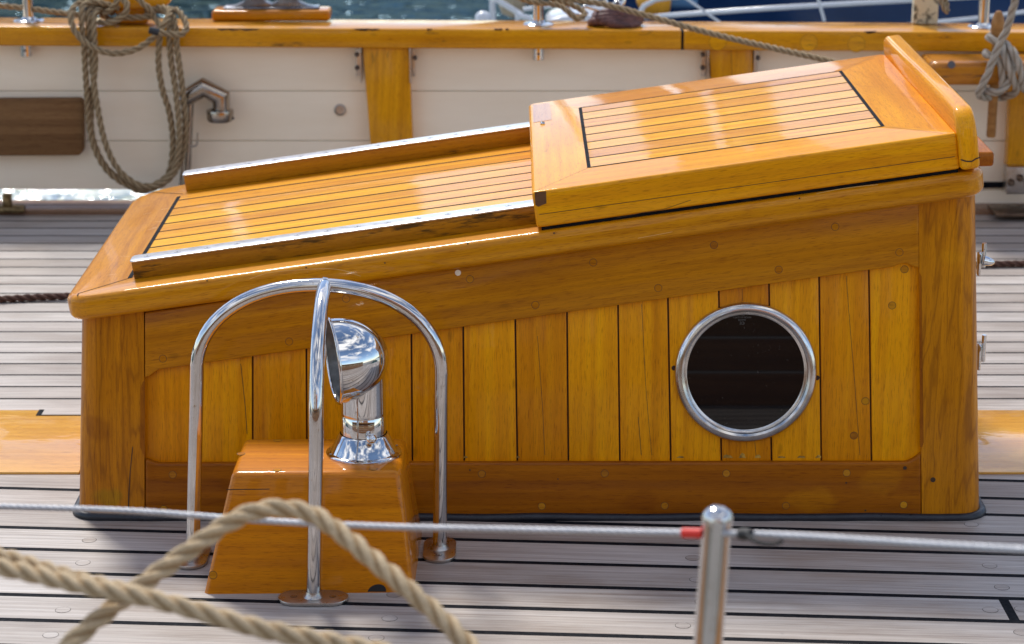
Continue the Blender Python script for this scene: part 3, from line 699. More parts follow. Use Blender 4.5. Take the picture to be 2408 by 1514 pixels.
dv = nz(t_, grain(t_, (1, 1, 1)), 160, 2, .5); t_.links.new(ramp(t_, dv, [(.70, (.004, .004, .005)), (.78, (.06, .055, .05))]).outputs[0], b_.inputs['Base Color'])
mb.build("glass", mg, port)
# small mirrored lettering on the glass
M_ink = plain("faint white print", (.11, .105, .095), .6)
def lettering(txt, u, v, size, shear=0):
    cu = bpy.data.curves.new("lettering", 'FONT'); cu.body = txt; cu.size = size; cu.align_x = 'CENTER'; cu.align_y = 'CENTER'; cu.shear = shear
    tmp = bpy.data.objects.new("tmp", cu); scene.collection.objects.link(tmp)
    bpy.context.view_layer.update()
    me = bpy.data.meshes.new_from_object(tmp.evaluated_get(bpy.context.evaluated_depsgraph_get()))
    bpy.data.objects.remove(tmp)
    c = front(u, v, REC + .0031); me.transform(Matrix.Translation(c - port.location - HOUSE.location) @ Matrix((V((-1, 0, 0)), FUP, FN)).transposed().to_4x4())
    me.materials.append(M_ink); o = bpy.data.objects.new("lettering", me); scene.collection.objects.link(o); o.parent = port
    return o
lettering("TCM", 1748, 738, .0120); lettering("MADE IN ITALY", 1745, 746.5, .0062); lettering("PMMA8", 1745, 752.5, .0055); lettering("CE", 1745, 760, .0095)

# ------------------------------------------------------------------ wooden ventilator box and its chrome cowl
bA, bB = onz(479, 1397), onz(972, 1393)
ZT = .26
tA, tB = onz(545, 1112, ZT), onz(941, 1110, ZT); rA, rB = onz(565, 1030, ZT), onz(946, 1028, ZT)
by0 = bA.y; by1 = 5.19
base = [bA, V((bB.x, bB.y, 0)), V((bB.x + .006, by1, 0)), V((bA.x + .02, by1, 0))]
topq = [tA, V((tB.x, tB.y, ZT)), V((tB.x + .001, rB.y, ZT)), V((tA.x + .002, rA.y, ZT))]
VB = empty("ventilator_box", ((bA.x + bB.x) / 2, 5.0, 0), "orange varnished wooden box with sloping sides, standing before the deckhouse", "ventilator box")
mb = MB(); bm = bmesh.new(); bv = [bm.verts.new(p) for p in base]; tv = [bm.verts.new(p) for p in topq]
bm.faces.new(bv); bm.faces.new(tv[::-1])
for i in range(4): bm.faces.new([bv[i], tv[i], tv[(i + 1) % 4], bv[(i + 1) % 4]])
bmesh.ops.recalc_face_normals(bm, faces=bm.faces)
bmesh.ops.bevel(bm, geom=[e for e in bm.edges if not (e.verts[0].co.z < .01 and e.verts[1].co.z < .01)], offset=.013, segments=4, profile=.5, affect='EDGES')
mb.bm(bm, axis=(1, 0, .0), rnd=.58)
fn = (tA - bA).cross(bB - bA).normalized(); fn = -fn if fn.y > 0 else fn
def vbf(u, v): return on(u, v, bA, fn)
for (u, v) in [(546, 1210), (501, 1352), (932, 1205)]: mb.plug(vbf(u, v), fn, .0082, wood=1)
for (u, v) in [(567, 1067), (652, 1105), (653, 1036), (878, 1103)]: mb.plug(onz(u, v, ZT), (0, 0, 1), .0082, wood=1)
P = [vbf(532, 1151), vbf(620, 1150), vbf(704, 1149)]
for i in range(2): mb.strip(P[i], P[i + 1], fn, .002, .0005, mat=2)
mb.strip(vbf(704, 1149), vbf(940, 1148), fn, .0012, .0005, mat=2)
# drain notch at the foot
c = vbf(886, 1391); pts = [c + V((math.cos(t) * .020, 0, 0)) + (tA - bA).normalized() * math.sin(t) * .017 for t in [rad(k) for k in range(0, 181, 15)]]
mb.add([p + fn * .0008 for p in pts], [list(range(len(pts)))], mat=3)
mb.build("box_body", [W_box, W_plug, M_line, M_dark], VB)

vc = onz(856, 1064, ZT); CW = empty("cowl_ventilator", vc, "chrome cowl ventilator standing on the varnished box, its mouth facing left", "ventilator")
mb = MB(); mb.lathe([(.084, 0), (.084, .003), (.080, .006), (.074, .007), (.070, .014), (.056, .044), (.0525, .047), (.052, .047)], vc, seg=64)
for k in range(6):
    a_ = k * math.pi / 3 + .4; mb.disc(vc + V((math.cos(a_) * .0775, math.sin(a_) * .0775, .0068)), (0, 0, 1), .003, .0003, mat=1, seg=10)
mb.build("flange", [M_chrome, M_scratch], CW)
mpp = 5.27 / 5600                                  # metres per photo pixel here
def cp(u, v): return ony(u, v, vc.y)
mb = MB()
mb.lathe([(.0500, .046), (.0500, .088), (.0492, .0895), (.0492, .0925), (.0500, .094), (.0498, .0985)], vc, seg=64)
zt = cp(856, 930).z
mb.build("collar", M_chrome, CW)
mb = MB()
rings = [(856, 1012, .0495, 0), (856, 985, .0495, 0), (856, 960, .0495, 0), (856, 938, .050, 2), (857, 912, .053, 10), (856, 888, .059, 24), (852, 866, .070, 40), (843, 858, .078, 54), (829, 848, .0865, 66), (812, 844, .0925, 78), (797, 843, .0945, 88), (787, 843, .0945, 94), (785, 843, .095, 94), (784, 843, .0945, 94), (787, 843, .091, 94), (798, 844, .090, 88), (812, 846, .087, 78), (833, 854, .079, 60), (852, 882, .053, 30), (856, 920, .044, 5)]
yaw = rad(14); sd_ = V((math.sin(yaw), -math.cos(yaw), 0))
lipc = cp(785, 843); lipc.y -= (856 - 785) * mpp * math.tan(yaw); a_ = rad(94); d = V((-math.sin(a_) * math.cos(yaw), -math.sin(a_) * math.sin(yaw), math.cos(a_))); up_ = sd_.cross(d)
E = [(.0945, 0.0), (.0942, -.006)] + [(.0942 * math.cos(t), -.006 - .116 * math.sin(t)) for t in [rad(90) * k / 22 for k in range(1, 23)]]
mb.lathe(E, lipc, d, seg=80)
mb.lathe([(.0915, 0.0)] + [(.0915 * math.cos(t), -.004 - .112 * math.sin(t)) for t in [rad(90) * k / 14 for k in range(15)]], lipc, d, seg=60, mat=1)
nk0 = V((vc.x, vc.y, ZT + .098)); mb.lathe([(.0498, 0), (.0498, .06), (.0500, .11), (.052, .135)], nk0, seg=64)
mb.tube([lipc + (sd_ * math.cos(2 * math.pi * j / 72) + up_ * math.sin(2 * math.pi * j / 72)) * .0945 for j in range(72)], .0036, seg=12, closed=True)
mb.build("cowl", [M_chrome, noisy("dull cowl lining", (.16, .17, .17), (.34, .35, .34), 24, (.35, .6), .8)], CW, sharp=60)
mb = MB(); c = ony(873, 1032, vc.y - .062); mb.lathe([(.0, .013), (.006, .012), (.0095, .009), (.0115, .004), (.0120, 0), (.011, -.005), (.006, -.008), (.0045, -.016), (.0, -.016)], c, (.15, -1, .1), seg=28); mb.build("knob", M_chrome, CW)

# ------------------------------------------------------------------ stainless hoop guard
gl, gr_, gf = onz(453, 1312), onz(1034, 1297), onz(737, 1411)
GU = empty("hoop_guard", ((gl.x + gr_.x) / 2, 5.0, 0), "polished steel three-legged hoop guard arching over the ventilator", "guard rail")
yA = (gl.y + gr_.y) / 2
rt = .0158
ap = ony(764, 671, yA); sh = ony(463, 872, yA).z; shr = ony(1039, 885, yA).z; z0 = (sh + shr) / 2
lx, rx = ony(463, 872, yA).x, ony(1038, 885, yA).x; cx_ = (lx + rx) / 2; ha = (rx - lx) / 2; hb = ap.z - z0
pth = [V((gl.x, gl.y, .004))] + [V((gl.x, gl.y, 0)).lerp(V((lx, yA, z0)), k / 6) for k in range(1, 6)]
for k in range(0, 37):
    t = math.pi - math.pi * k / 36; q = 1.0
    x_ = cx_ + ha * math.copysign(abs(math.cos(t)) ** .93, math.cos(t)); z_ = z0 + hb * abs(math.sin(t)) ** .93
    pth.append(V((x_, yA, z_)))
pth += [V((rx, yA, z0)).lerp(V((gr_.x, gr_.y, 0)), k / 6) for k in range(1, 6)] + [V((gr_.x, gr_.y, .004))]
mb = MB(); mb.tube(pth, rt, seg=28); mb.build("hoop", M_steel, GU)
mb = MB(); fp = [V((gf.x, gf.y, .004))]; fx, fyy = ap.x, gf.y
rr = yA - gf.y; zb = ap.z - rr * .95
for k in range(1, 7): fp.append(V((gf.x, gf.y, .004)).lerp(V((ap.x - .004, gf.y + .004, zb)), k / 6))
for k in range(1, 15):
    t = rad(90) * k / 14; fp.append(V((ap.x - .004 + .004 * k / 14, gf.y + rr - rr * math.cos(t), zb + (ap.z - zb) * math.sin(t))))
mb.tube(fp, rt, seg=28); mb.lathe([(rt, 0), (rt + .0025, -.004), (rt + .002, .004), (rt, .008)], ap, (1, 0, 0), seg=24)
mb.build("front_leg", M_steel, GU)
def flange(c, L, W, alongx, lz):
    m_ = MB(); r_ = W / 2; h = L / 2 - r_
    o_ = [(h + r_ * math.cos(a_), r_ * math.sin(a_)) for a_ in [rad(k) for k in range(-90, 91, 15)]] + [(-h - r_ * math.cos(a_), -r_ * math.sin(a_)) for a_ in [rad(k) for k in range(-90, 91, 15)]]
    if not alongx: o_ = [(b_, -a_) for a_, b_ in o_]
    m_.prism([V((c.x + a_, c.y + b_, .0012)) for a_, b_ in o_], V((0, 0, .0075)), bev=.0015, seg=2)
    m_.lathe([(rt + .006, .0088), (rt + .004, .0115), (rt + .0015, .016), (rt, .022)], V((c.x, c.y, 0)), seg=28)
    d = V((1, 0, 0)) if alongx else V((0, 1, 0))
    for s_ in (-1, 1):
        q = V((c.x, c.y, .0088)) + d * s_ * (h + .004); m_.disc(q, (0, 0, 1), .0075, .0002, mat=1); m_.disc(q, (0, 0, 1), .006, .0005, mat=0); m_.strip(q - d * .004, q + d * .004, (0, 0, 1), .0016, .0008, mat=1)
    m_.build("base_flange", [M_dull, M_scratch], GU)
flange(V((gl.x, gl.y, 0)), .150, .074, False, 0); flange(V((gr_.x, gr_.y, 0)), .150, .074, False, 0); flange(V((gf.x, gf.y, 0)), .152, .076, True, 0)

# ------------------------------------------------------------------ foreground stanchion, lifeline, ropes
D0 = 3.04
st = atd(1687, 1216, D0); sb = V((.2505, st.y + .0, .656))
ST = empty("lifeline_stanchion", sb, "blurred steel lifeline stanchion with domed cap in the right foreground", "stanchion")
mb = MB(); ax = (st - sb).normalized(); L = (st - sb).length
mb.lathe([(.0192, 0), (.0192, L - .012), (.0197, L - .010), (.0199, L - .003), (.0195, L + .002), (.0176, L + .007), (.0135, L + .0110), (.007, L + .0145), (.0, L + .015)], sb, ax, seg=40)
mb.build("tube", M_steel, ST)
mb = MB(); mb.lathe([(0, .012), (.035, .012), (.045, .008), (.045, 0)], sb, (0, 0, 1)); mb.build("base_flange", M_dull, ST)
wr = .0046
wp = [(-60, 1189, 3.5), (300, 1201, 3.42), (600, 1223, 3.35), (900, 1238, 3.25), (1200, 1245, 3.18), (1500, 1251, 3.1), (1687, 1254, 3.035), (1850, 1259, 2.96), (2100, 1274, 2.86), (2480, 1297, 2.7)]
mb = MB(); mb.rope([atd(*q) for q in wp], wr, pitch=.035, dep=(.22, .79), fuzz=0, seg=18)
LL = mb.build("lifeline", M_wire, loc=atd(*wp[6]), label="thin grey wire lifeline running across the foreground through the steel stanchion", cat="lifeline")
mb = MB(); mb.tube([atd(1606, 1253, 3.06), atd(1652, 1254, 3.045)], .0066, seg=20); mb.build("red_tape", M_red, LL)
mb = MB(); mb.tube([atd(1733, 1256, 3.0), atd(1748, 1256, 3.0), atd(1766, 1257, 2.99)], [.0055, .0082, .0068], seg=20)
mb.tube(smooth([atd(1755, 1258, 2.98), atd(1775, 1272, 2.97), atd(1800, 1279, 2.965), atd(1825, 1278, 2.965), atd(1842, 1271, 2.96)], .004), .0028, seg=10)
mb.build("black_lashing", plain("black tape", (.02, .018, .016), .6), LL)
def fgrope(pts, R, label, ph=0):
    P = [atd(*q) for q in pts]; m_ = MB(); m_.rope(P, R, fuzz=.06)
    return m_.build("mooring_rope", M_rope_fg, loc=P[len(P) // 2], label=label, cat="rope", group="mooring ropes in the foreground")
fgrope([(120, 1560, 2.95), (200, 1482, 2.98), (330, 1378, 3.02), (450, 1290, 3.05), (540, 1228, 3.07), (610, 1200, 3.08), (680, 1196, 3.08), (740, 1212, 3.07), (800, 1252, 3.05), (880, 1318, 3.02), (960, 1386, 2.99), (1040, 1455, 2.97), (1120, 1535, 2.94), (1160, 1580, 2.93)],
       .0128, "thick tan rope arching up over the ventilator box in the foreground")
fgrope([(-60, 1322, 3.03), (60, 1345, 3.0), (200, 1377, 2.96), (330, 1402, 2.93), (450, 1432, 2.92), (600, 1474, 2.91), (740, 1502, 2.9), (900, 1532, 2.88), (1000, 1560, 2.87)],
       .0122, "tan rope sloping down from the left edge, passing in front of the arching rope")
fgrope([(-60, 1288, 3.06), (50, 1318, 3.035), (140, 1346, 3.01), (230, 1371, 2.99), (300, 1388, 2.975), (380, 1410, 2.965), (470, 1441, 2.955), (620, 1484, 2.945), (780, 1518, 2.935), (950, 1560, 2.92)],
       .0100, "upper strand of the doubled tan rope at the left edge")

NW = empty("near_bulwark", (0, 2.8, 0), "dark planked bulwark on the near side, seen reflected in the porthole glass", "bulwark")
mb = MB()
for k in range(5): mb.box((0, 2.80, .065 + k * .118), (1, 0, 0), (0, 1, 0), (0, 0, 1), 6.6, .04, .110, bev=.006, axis=(1, 0, 0))
mb.build("planking", wood("brown bulwark planks", (.24, .13, .07), (.17, .09, .05), (.09, .05, .03), coat=.2, var=.9), NW)
mb = MB(); mb.box((0, 2.83, .625), (1, 0, 0), (0, 1, 0), (0, 0, 1), 6.6, .20, .06, bev=.01, axis=(1, 0, 0)); mb.build("cap_rail", wood("brown near cap rail", (.34, .17, .06), (.25, .12, .04), (.14, .06, .02), coat=.4), NW)

# ------------------------------------------------------------------ far bulwark
BW = empty("bulwark", (0, 8.55, 0), "cream planked bulwark with varnished timber posts and cap rail across the background", "bulwark")
XW = 3.2
yc = 8.42
cl0, cr0 = ony(0, 62, yc), ony(2408, 76, yc); cl1, cr1 = ony(0, 108, yc), ony(2408, 123, yc)
def capz(x, top=True):
    a_, b_ = (cl0, cr0) if top else (cl1, cr1); t = (x - a_.x) / (b_.x - a_.x); return a_.z + (b_.z - a_.z) * t
capd = .215
mb = MB()
pts = [V((-XW, yc, capz(-XW, False))), V((XW, yc, capz(XW, False))), V((XW, yc, capz(XW))), V((-XW, yc, capz(-XW)))]
jx = ony(1605, 95, yc).x
for x0_, x1_, rr_ in ((-XW, jx - .004, .3), (jx + .004, XW, .7)):
    pts = [V((x0_, yc, capz(x0_, False))), V((x1_, yc, capz(x1_, False))), V((x1_, yc, capz(x1_))), V((x0_, yc, capz(x0_)))]
    mb.prism(pts, V((0, capd, 0)), bev=.007, seg=3, axis=(1, 0, 0), rnd=rr_)
mb.box((jx, yc + .1, capz(jx) - .037), (1, 0, 0), (0, 1, 0), (0, 0, 1), .012, .19, .066, mat=1)
for (u, v) in ((1688, 98), (1902, 100), (2014, 103)): mb.plug(ony(u, v, yc), (0, -1, 0), .030, wood=2, dark=3)
A, B = onz(1700, 66, capz(1.2) + .0005), onz(2345, 62, capz(1.2) + .0005); mb.strip(V((.95, yc + .13, capz(.95))), V((1.65, yc + .17, capz(1.65))), (0, 0, 1), .004, .001, mat=1)
# chips of missing varnish on the front arris
rc = random.Random(5)
for (u, w_) in ((870, 70), (545, 95), (1180, 26), (2055, 40), (1010, 12)):
    v0 = 67 if u < 1300 else 73
    for k in range(3):
        uu = u + rc.uniform(-.5, .5) * w_; ww = w_ * rc.uniform(.2, .5); n_ = 7
        top_ = [ony(uu + ww * (q / n_ - .5), v0 + rc.uniform(-.5, .5), yc - .0007) for q in range(n_ + 1)]
        bot_ = [ony(uu + ww * (q / n_ - .5), v0 + 2 + 4.5 * math.sin(math.pi * q / n_) * rc.uniform(.4, 1), yc - .0007) for q in range(n_, -1, -1)]
        P = bot_ + top_; mb.add(P, [list(range(len(P)))], mat=3)
cap = mb.build("cap_rail", [W_cap, M_black, W_cap, M_line], BW)
# planking with fine grooves and a gap at the foot
mb = MB(); yp = 8.50
def pz(v): return ony(1204, v, yp).z
lines = [84, 214, 331, 446]
for i in range(3):
    za, zb_ = pz(lines[i]) - .0012, pz(lines[i + 1]) + .0012
    mb.prism([V((-XW, yp, zb_)), V((XW, yp, zb_)), V((XW, yp, za)), V((-XW, yp, za))], V((0, .045, 0)), bev=.0015, seg=1, axis=(1, 0, 0))
mb.add([V((-XW, yp + .012, .07)), V((XW, yp + .012, .07)), V((XW, yp + .012, .6)), V((-XW, yp + .012, .6))], [[0, 1, 2, 3]], mat=1)
xg = ony(470, 450, yp).x
mb.prism([V((xg, yp, .0)), V((XW, yp, .0)), V((XW, yp, pz(446) - .001)), V((xg, yp, pz(446) - .001))], V((0, .045, 0)), mat=0)
xg2 = ony(2280, 430, yp).x; mb.box(((xg2 + XW) / 2, yp - .004, pz(434)), (1, 0, 0), (0, 1, 0), (0, 0, 1), XW - xg2, .006, .022, mat=2)
mb.build("planking", [M_cream, M_creamg, M_black], BW)
# timber posts
def timber(u0t, u1t, u0b, u1b, vb, brk=True):
    yt = 8.44; P = [ony(u0t, 108, yt), ony(u1t, 108, yt), ony(u1b, vb, yt), ony(u0b, vb, yt)]
    for i in range(4): P[i].z = .60 if i < 2 else P[i].z
    m_ = MB(); m_.prism(P, V((0, .062, 0)), bev=.006, seg=2, axis=(.05, 0, 1)); 
    (u0t > 1000) and m_.strip(P[0].lerp(P[1], .5) + V((0, -.001, 0)), P[3].lerp(P[2], .46) + V((0, -.001, 0)), (0, -1, 0), .0015, 0, mat=1)
    o = m_.build("timber_post", [W_cap, M_line], BW)
    # angle plates with bolts each side under the cap
    for s_, u in ((-1, u0t), (1, u1t)):
        m_ = MB(); c = ony(u + s_ * 3, 150, yt + .01)
        m_.box(c, (1, 0, 0), (0, 1, 0), (0, 0, 1), .005, .05, .13, bev=.001)
        m_.box(c + V((s_ * .010, .03, 0)), (1, 0, 0), (0, 1, 0), (0, 0, 1), .02 if s_ < 0 else .012, .006, .10, bev=.001)
        for dz in ((.03, -.018) if s_ < 0 else (.018,)):
            m_.lathe([(0, .014), (.006, .014), (.009, .010), (.009, 0)], c + V((s_ * .016, .027, dz)), (0, -1, 0), seg=6, mat=1)
        m_.build("angle_plate", [M_dull, M_scratch], o)
    return P
timber(852, 962, 884, 978, 500); timber(1667, 1770, 1690, 1790, 500)
P = timber(2380, 2490, 2368, 2480, 395)
# foot bracket of the right-hand post
mb = MB(); c = ony(2392, 420, 8.43)
mb.box(c, (1, 0, 0), (0, 1, 0), (0, 0, 1), .09, .07, .10, bev=.004)
for du, dv_ in ((-.03, -.005), (0.002, .012), (.035, -.01)): mb.lathe([(0, .022), (.008, .022), (.013, .015), (.013, 0)], c + V((du, -.034, dv_)), (0, -1, 0), seg=8, mat=1)
mb.box((c.x + .03, 8.36, .022), (1, 0, 0), (0, 1, 0), (0, 0, 1), .26, .16, .012, bev=.002, mat=1)
mb.build("foot_bracket", [M_dull, noisy("bronze brown", (.10, .07, .05), (.26, .19, .14), 30, (.3, .5), 1)], BW)
mb = MB(); c = ony(800, 258, yp); mb.lathe([(0, .006), (.006, .006), (.008, .002), (.015, .002), (.018, .008), (.021, .006), (.022, 0)], c, (0, -1, 0), seg=30)
mb.build("drain_fitting", M_dull, BW)
mb = MB(); c = ony(25, 490, 8.40); mb.box(c + V((0, 0, .0)), (1, 0, 0), (0, 1, 0), (0, 0, 1), .10, .05, .02, bev=.003); mb.tube([c + V((-.06, -.03, .0)), c + V((.055, -.03, .0))], .010); mb.box(c + V((-.01, 0, .03)), (1, 0, 0), (0, 1, 0), (0, 0, 1), .03, .03, .05, bev=.003)
mb.build("gate_hinge", noisy("rusty brass", (.10, .065, .03), (.38, .28, .14), 40, (.3, .6), 1), BW)

# rail stanchions on the cap
def railpost(u, vb, label, proto=[None]):
    p = onz(u, vb, capz((u - 1204) / 5600 * 8.6)); 
    if proto[0] is None:
        R_ = empty("rail_stanchion", p, label, "stanchion", "steel stanchions on the cap rail")
        m_ = MB(); m_.lathe([(.020, 0), (.020, .75), (0, .76)], p, seg=28); m_.build("tube", M_steel, R_)
        m_ = MB(); m_.lathe([(.055, 0.001), (.055, .004), (.050, .008), (.026, .010), (.021, .018)], p, seg=36); m_.build("base_flange", M_chrome, R_)
        c = V((p.x, yc + .045, capz(p.x, False) + .01)); m_ = MB(); m_.lathe([(.021, 0), (.021, -.052), (.017, -.055), (0, -.055)], c, seg=24)
        m_.disc(c + V((0, -.0215, -.03)), (0, -1, 0), .005, mat=1); m_.build("socket", [M_steel, M_scratch], R_)
        proto[0] = R_; return
    R_ = proto[0].copy(); scene.collection.objects.link(R_); R_.location = p; R_["label"] = label
    for ch in proto[0].children: c_ = ch.copy(); scene.collection.objects.link(c_); c_.parent = R_
railpost(68, 50, "steel stanchion on the cap rail left of the coiled rope")
railpost(1266, 58, "steel stanchion on the cap rail just left of the purple rope mat")
railpost(2312, 64, "steel stanchion on the cap rail behind the wooden belaying pin")
# peeling painted post
p = onz(2176, 56, capz(1.45)); mb = MB(); mb.box(p + V((0, .02, .3)), (1, 0, 0), (0, 1, 0), (0, 0, 1), .088, .05, .60, bev=.003, axis=(0, 0, 1))
mb.build("painted_post", M_peel, loc=p, label="square post with peeling cream paint standing on the cap rail at right", cat="post")
mb = MB(); q = [ony(2208, -20, 8.5), ony(2216, 8, 8.48), ony(2226, 28, 8.47), ony(2226, 10, 8.5), ony(2218, -20, 8.52)]
mb.rope(q, .010); mb.build("rope_end", M_rope_br, loc=q[2], label="brown rope loop dangling beside the peeling painted post", cat="rope")

# mooring cleat on a wooden block
cp0 = onz(497, 50, capz(-1.1)); cp1 = onz(777, 50, capz(-.65)); cz = capz(-.85); cyy = (cp0.y + .06)
CL = empty("mooring_cleat", ((cp0.x + cp1.x) / 2, cyy, cz), "steel horn cleat bolted to a varnished block on the cap rail", "cleat")
mb = MB(); mb.box(((cp0.x + cp1.x) / 2, cyy, cz + .0205), (1, 0, 0), (0, 1, 0), (0, 0, 1), cp1.x - cp0.x, .12, .039, bev=.013, seg=4, axis=(1, 0, 0)); mb.build("wooden_block", W_trim, CL)
mb = MB(); cx0 = (cp0.x + cp1.x) / 2; zb = cz + .0405
mb.box((cx0, cyy, zb + .004), (1, 0, 0), (0, 1, 0), (0, 0, 1), .345, .075, .008, bev=.003)
for s_ in (-1, 1):
    P = [(.16, .008), (.13, .012), (.10, .026), (.082, .05), (.078, .10), (.04, .10), (.038, .05), (.02, .026), (0.0, .018), (0, .008)]
    pts = [V((cx0 + s_ * a_, cyy - .026, zb + b_)) for a_, b_ in P]; mb.prism(pts, V((0, .052, 0)), bev=.008, seg=3)
mb.tube([V((cx0 - .20, cyy, zb + .14)), V((cx0 - .12, cyy, zb + .12)), V((cx0, cyy, zb + .115)), V((cx0 + .12, cyy, zb + .12)), V((cx0 + .20, cyy, zb + .14))], [.008, .018, .022, .018, .008])
mb.build("cleat_horn", noisy("cast steel", (.15, .155, .18), (.30, .31, .35), 20, (.22, .4), 1), CL)

# wooden cleat and the rope coil hung on it
wy = 8.50; WC = empty("wooden_cleat", ony(315, 45, wy), "varnished wooden horn cleat holding the coiled rope on the cap rail", "cleat")
mb = MB(); P = [(228, 3), (245, 13), (275, 20), (315, 22), (355, 21), (385, 17), (402, 4), (400, -8), (228, -8)]
mb.prism([ony(u, v, wy - .04) for u, v in P], V((0, .08, 0)), bev=.010, seg=3, axis=(1, 0, 0)); mb.build("horn", W_cap, WC)
mb = MB(); P = [(268, 18), (362, 18), (352, 42), (345, 56), (282, 56), (276, 42)]
mb.prism([ony(u, v, wy - .025) for u, v in P], V((0, .055, 0)), bev=.006, seg=3, axis=(1, 0, 0)); mb.build("foot", W_trim, WC)
q_ = 2.861
def rg(pts, y0_, bow=0.0):
    out_ = []
    for i, pt in enumerate(pts):
        yy_ = y0_ if len(pt) == 2 else pt[2]; out_.append(ony(pt[0] / q_, pt[1] / q_, yy_))
    return out_
CR = empty("rope_coil", ony(315, 200, 8.36), "coil of brown rope hanging from the wooden cleat over the cap rail", "rope")
coils = [
 [(800, 60, 8.46), (690, 20, 8.44), (560, 10, 8.42), (490, 60, 8.38), (478, 130, 8.35), (505, 210, 8.34), (565, 275, 8.335), (650, 330, 8.33), (750, 358, 8.33), (850, 350, 8.33), (935, 320, 8.33), (1010, 270, 8.33), (1065, 215, 8.33), (1120, 140, 8.34), (1140, 70, 8.40), (1080, 50, 8.45), (980, 70, 8.48)],
 [(760, 90, 8.5), (640, 15, 8.44), (560, 40, 8.39), (550, 150, 8.37), (565, 300, 8.37), (575, 480, 8.38), (590, 700, 8.39), (610, 900, 8.39), (655, 1040, 8.39), (735, 1160, 8.39), (850, 1240, 8.39), (960, 1265, 8.39), (1070, 1225, 8.39), (1140, 1150, 8.39), (1163, 950, 8.39), (1140, 760, 8.39), (1095, 610, 8.38), (1068, 450, 8.37), (1070, 300, 8.36), (1085, 190, 8.37), (1130, 100, 8.41), (1060, 60, 8.46), (940, 90, 8.5)],
 [(770, 70, 8.52), (650, 45, 8.46), (592, 80, 8.40), (600, 200, 8.38), (612, 350, 8.375), (632, 560, 8.38), (668, 790, 8.37), (708, 960, 8.37), (775, 1110, 8.37), (865, 1205, 8.37), (965, 1250, 8.37), (1075, 1235, 8.37), (1160, 1160, 8.37), (1200, 1010, 8.37), (1205, 840, 8.37), (1180, 600, 8.37), (1150, 400, 8.37), (1140, 230, 8.37), (1150, 120, 8.40), (1080, 70, 8.46), (930, 60, 8.52)],
 [(780, 40, 8.53), (700, 55, 8.47), (640, 90, 8.40), (632, 230, 8.36), (640, 430, 8.36), (620, 640, 8.40), (612, 860, 8.40), (650, 1010, 8.40), (720, 1130, 8.40), (820, 1215, 8.40), (930, 1280, 8.40), (1040, 1262, 8.40), (1150, 1190, 8.40), (1225, 1050, 8.40), (1248, 880, 8.39), (1238, 690, 8.38), (1215, 500, 8.37), (1190, 320, 8.36), (1180, 180, 8.37), (1150, 90, 8.42), (1040, 50, 8.48)],
]
for pts in coils:
    m_ = MB(); m_.rope(rg(pts, 8.4), .0118, fuzz=.05); m_.build("rope_turn", M_rope_br, CR)
m_ = MB(); m_.rope(rg([(1060, 215, 8.31), (1130, 225, 8.31), (1210, 232, 8.32), (1255, 190, 8.34), (1235, 120, 8.38), (1180, 65, 8.42), (1090, 75, 8.45)], 8.35), .0118); te = m_.build("rope_tail", M_rope_br, CR)
m_ = MB(); a_, b_ = rg([(1000, 200, 8.305), (1068, 216, 8.31)], 8.3); m_.tube([a_, a_.lerp(b_, .05), a_.lerp(b_, .9), b_], [.006, .0125, .0130, .012], seg=16); m_.build("whipped_end", plain("black whipping", (.02, .025, .03), .5), te)
for pts in ([(660, 150, 8.42), (740, 150, 8.40), (810, 120, 8.40), (850, 70, 8.39), (850, 20, 8.40), (800, -30, 8.42)], [(700, 90, 8.44), (760, 50, 8.42), (790, 0, 8.41), (800, -40, 8.43)],
            [(915, -30, 8.42), (960, 20, 8.41), (1005, 60, 8.41), (1035, 110, 8.42), (1080, 170, 8.40)], [(790, 110, 8.45), (880, 118, 8.44), (980, 112, 8.44), (1050, 105, 8.45)],
            [(560, 0, 8.46), (640, 60, 8.47), (740, 130, 8.49), (880, 140, 8.50), (1000, 120, 8.5)]):
    m_ = MB(); m_.rope(rg(pts, 8.4), .0118); m_.build("rope_turn", M_rope_br, CR)
m_ = MB(); P = rg([(-80, 30, 8.56), (150, 52, 8.55), (330, 75, 8.53), (500, 95, 8.50), (640, 110, 8.49)], 8.5); m_.rope(P, .0110)
m_.build("taut_rope", M_rope_br, loc=P[2], label="brown rope leading left from the coil behind the left steel stanchion", cat="rope")

# weathered board fixed on the bulwark at the left
mb = MB(); A = [ony(u, v, 8.44) for u, v in ((-200, 368), (186, 366), (195, 355), (195, 240), (188, 233), (-200, 235))]
mb.prism(A, V((0, .05, 0)), bev=.010, seg=3, axis=(1, 0, 0)); mb.build("weathered_board", W_grey, loc=A[1], label="weathered brown plank fixed to the cream bulwark at the left edge", cat="board")
# gooseneck vent pipe
GN = empty("gooseneck_pipe", ony(440, 440, 8.44), "steel gooseneck vent pipe bent over like an arrow on the cream bulwark", "vent pipe")
mb = MB(); yy = 8.43
mb.tube([ony(u, v, yy) for u, v in ((428, 236), (479, 205), (520, 229), (520, 266))], [.031, .036, .037, .031], seg=24)
M_bronze = noisy("darkened steel", (.30, .25, .20), (.46, .41, .36), 18, (.14, .28), 1)
mb.build("elbow", M_bronze, GN, sharp=25)
mb = MB(); c = ony(517, 262, yy); mb.lathe([(.033, .008), (.0475, .006), (.049, 0), (.048, -.028), (.043, -.035), (0, -.035)], c, seg=30); mb.disc(ony(548, 278, yy - .03), (0, -1, 0), .005, mat=1); mb.build("outlet_collar", [M_bronze, M_dark], GN)
mb = MB(); mb.tube([ony(448, 232, yy + .01), ony(441, 400, yy + .01), ony(432, 500, yy + .01)], .0125, seg=16); mb.tube([ony(440, 230, yy + .03), ony(420, 500, yy + .03)], .006, seg=10)
mb.build("pipe", M_bronze, GN)
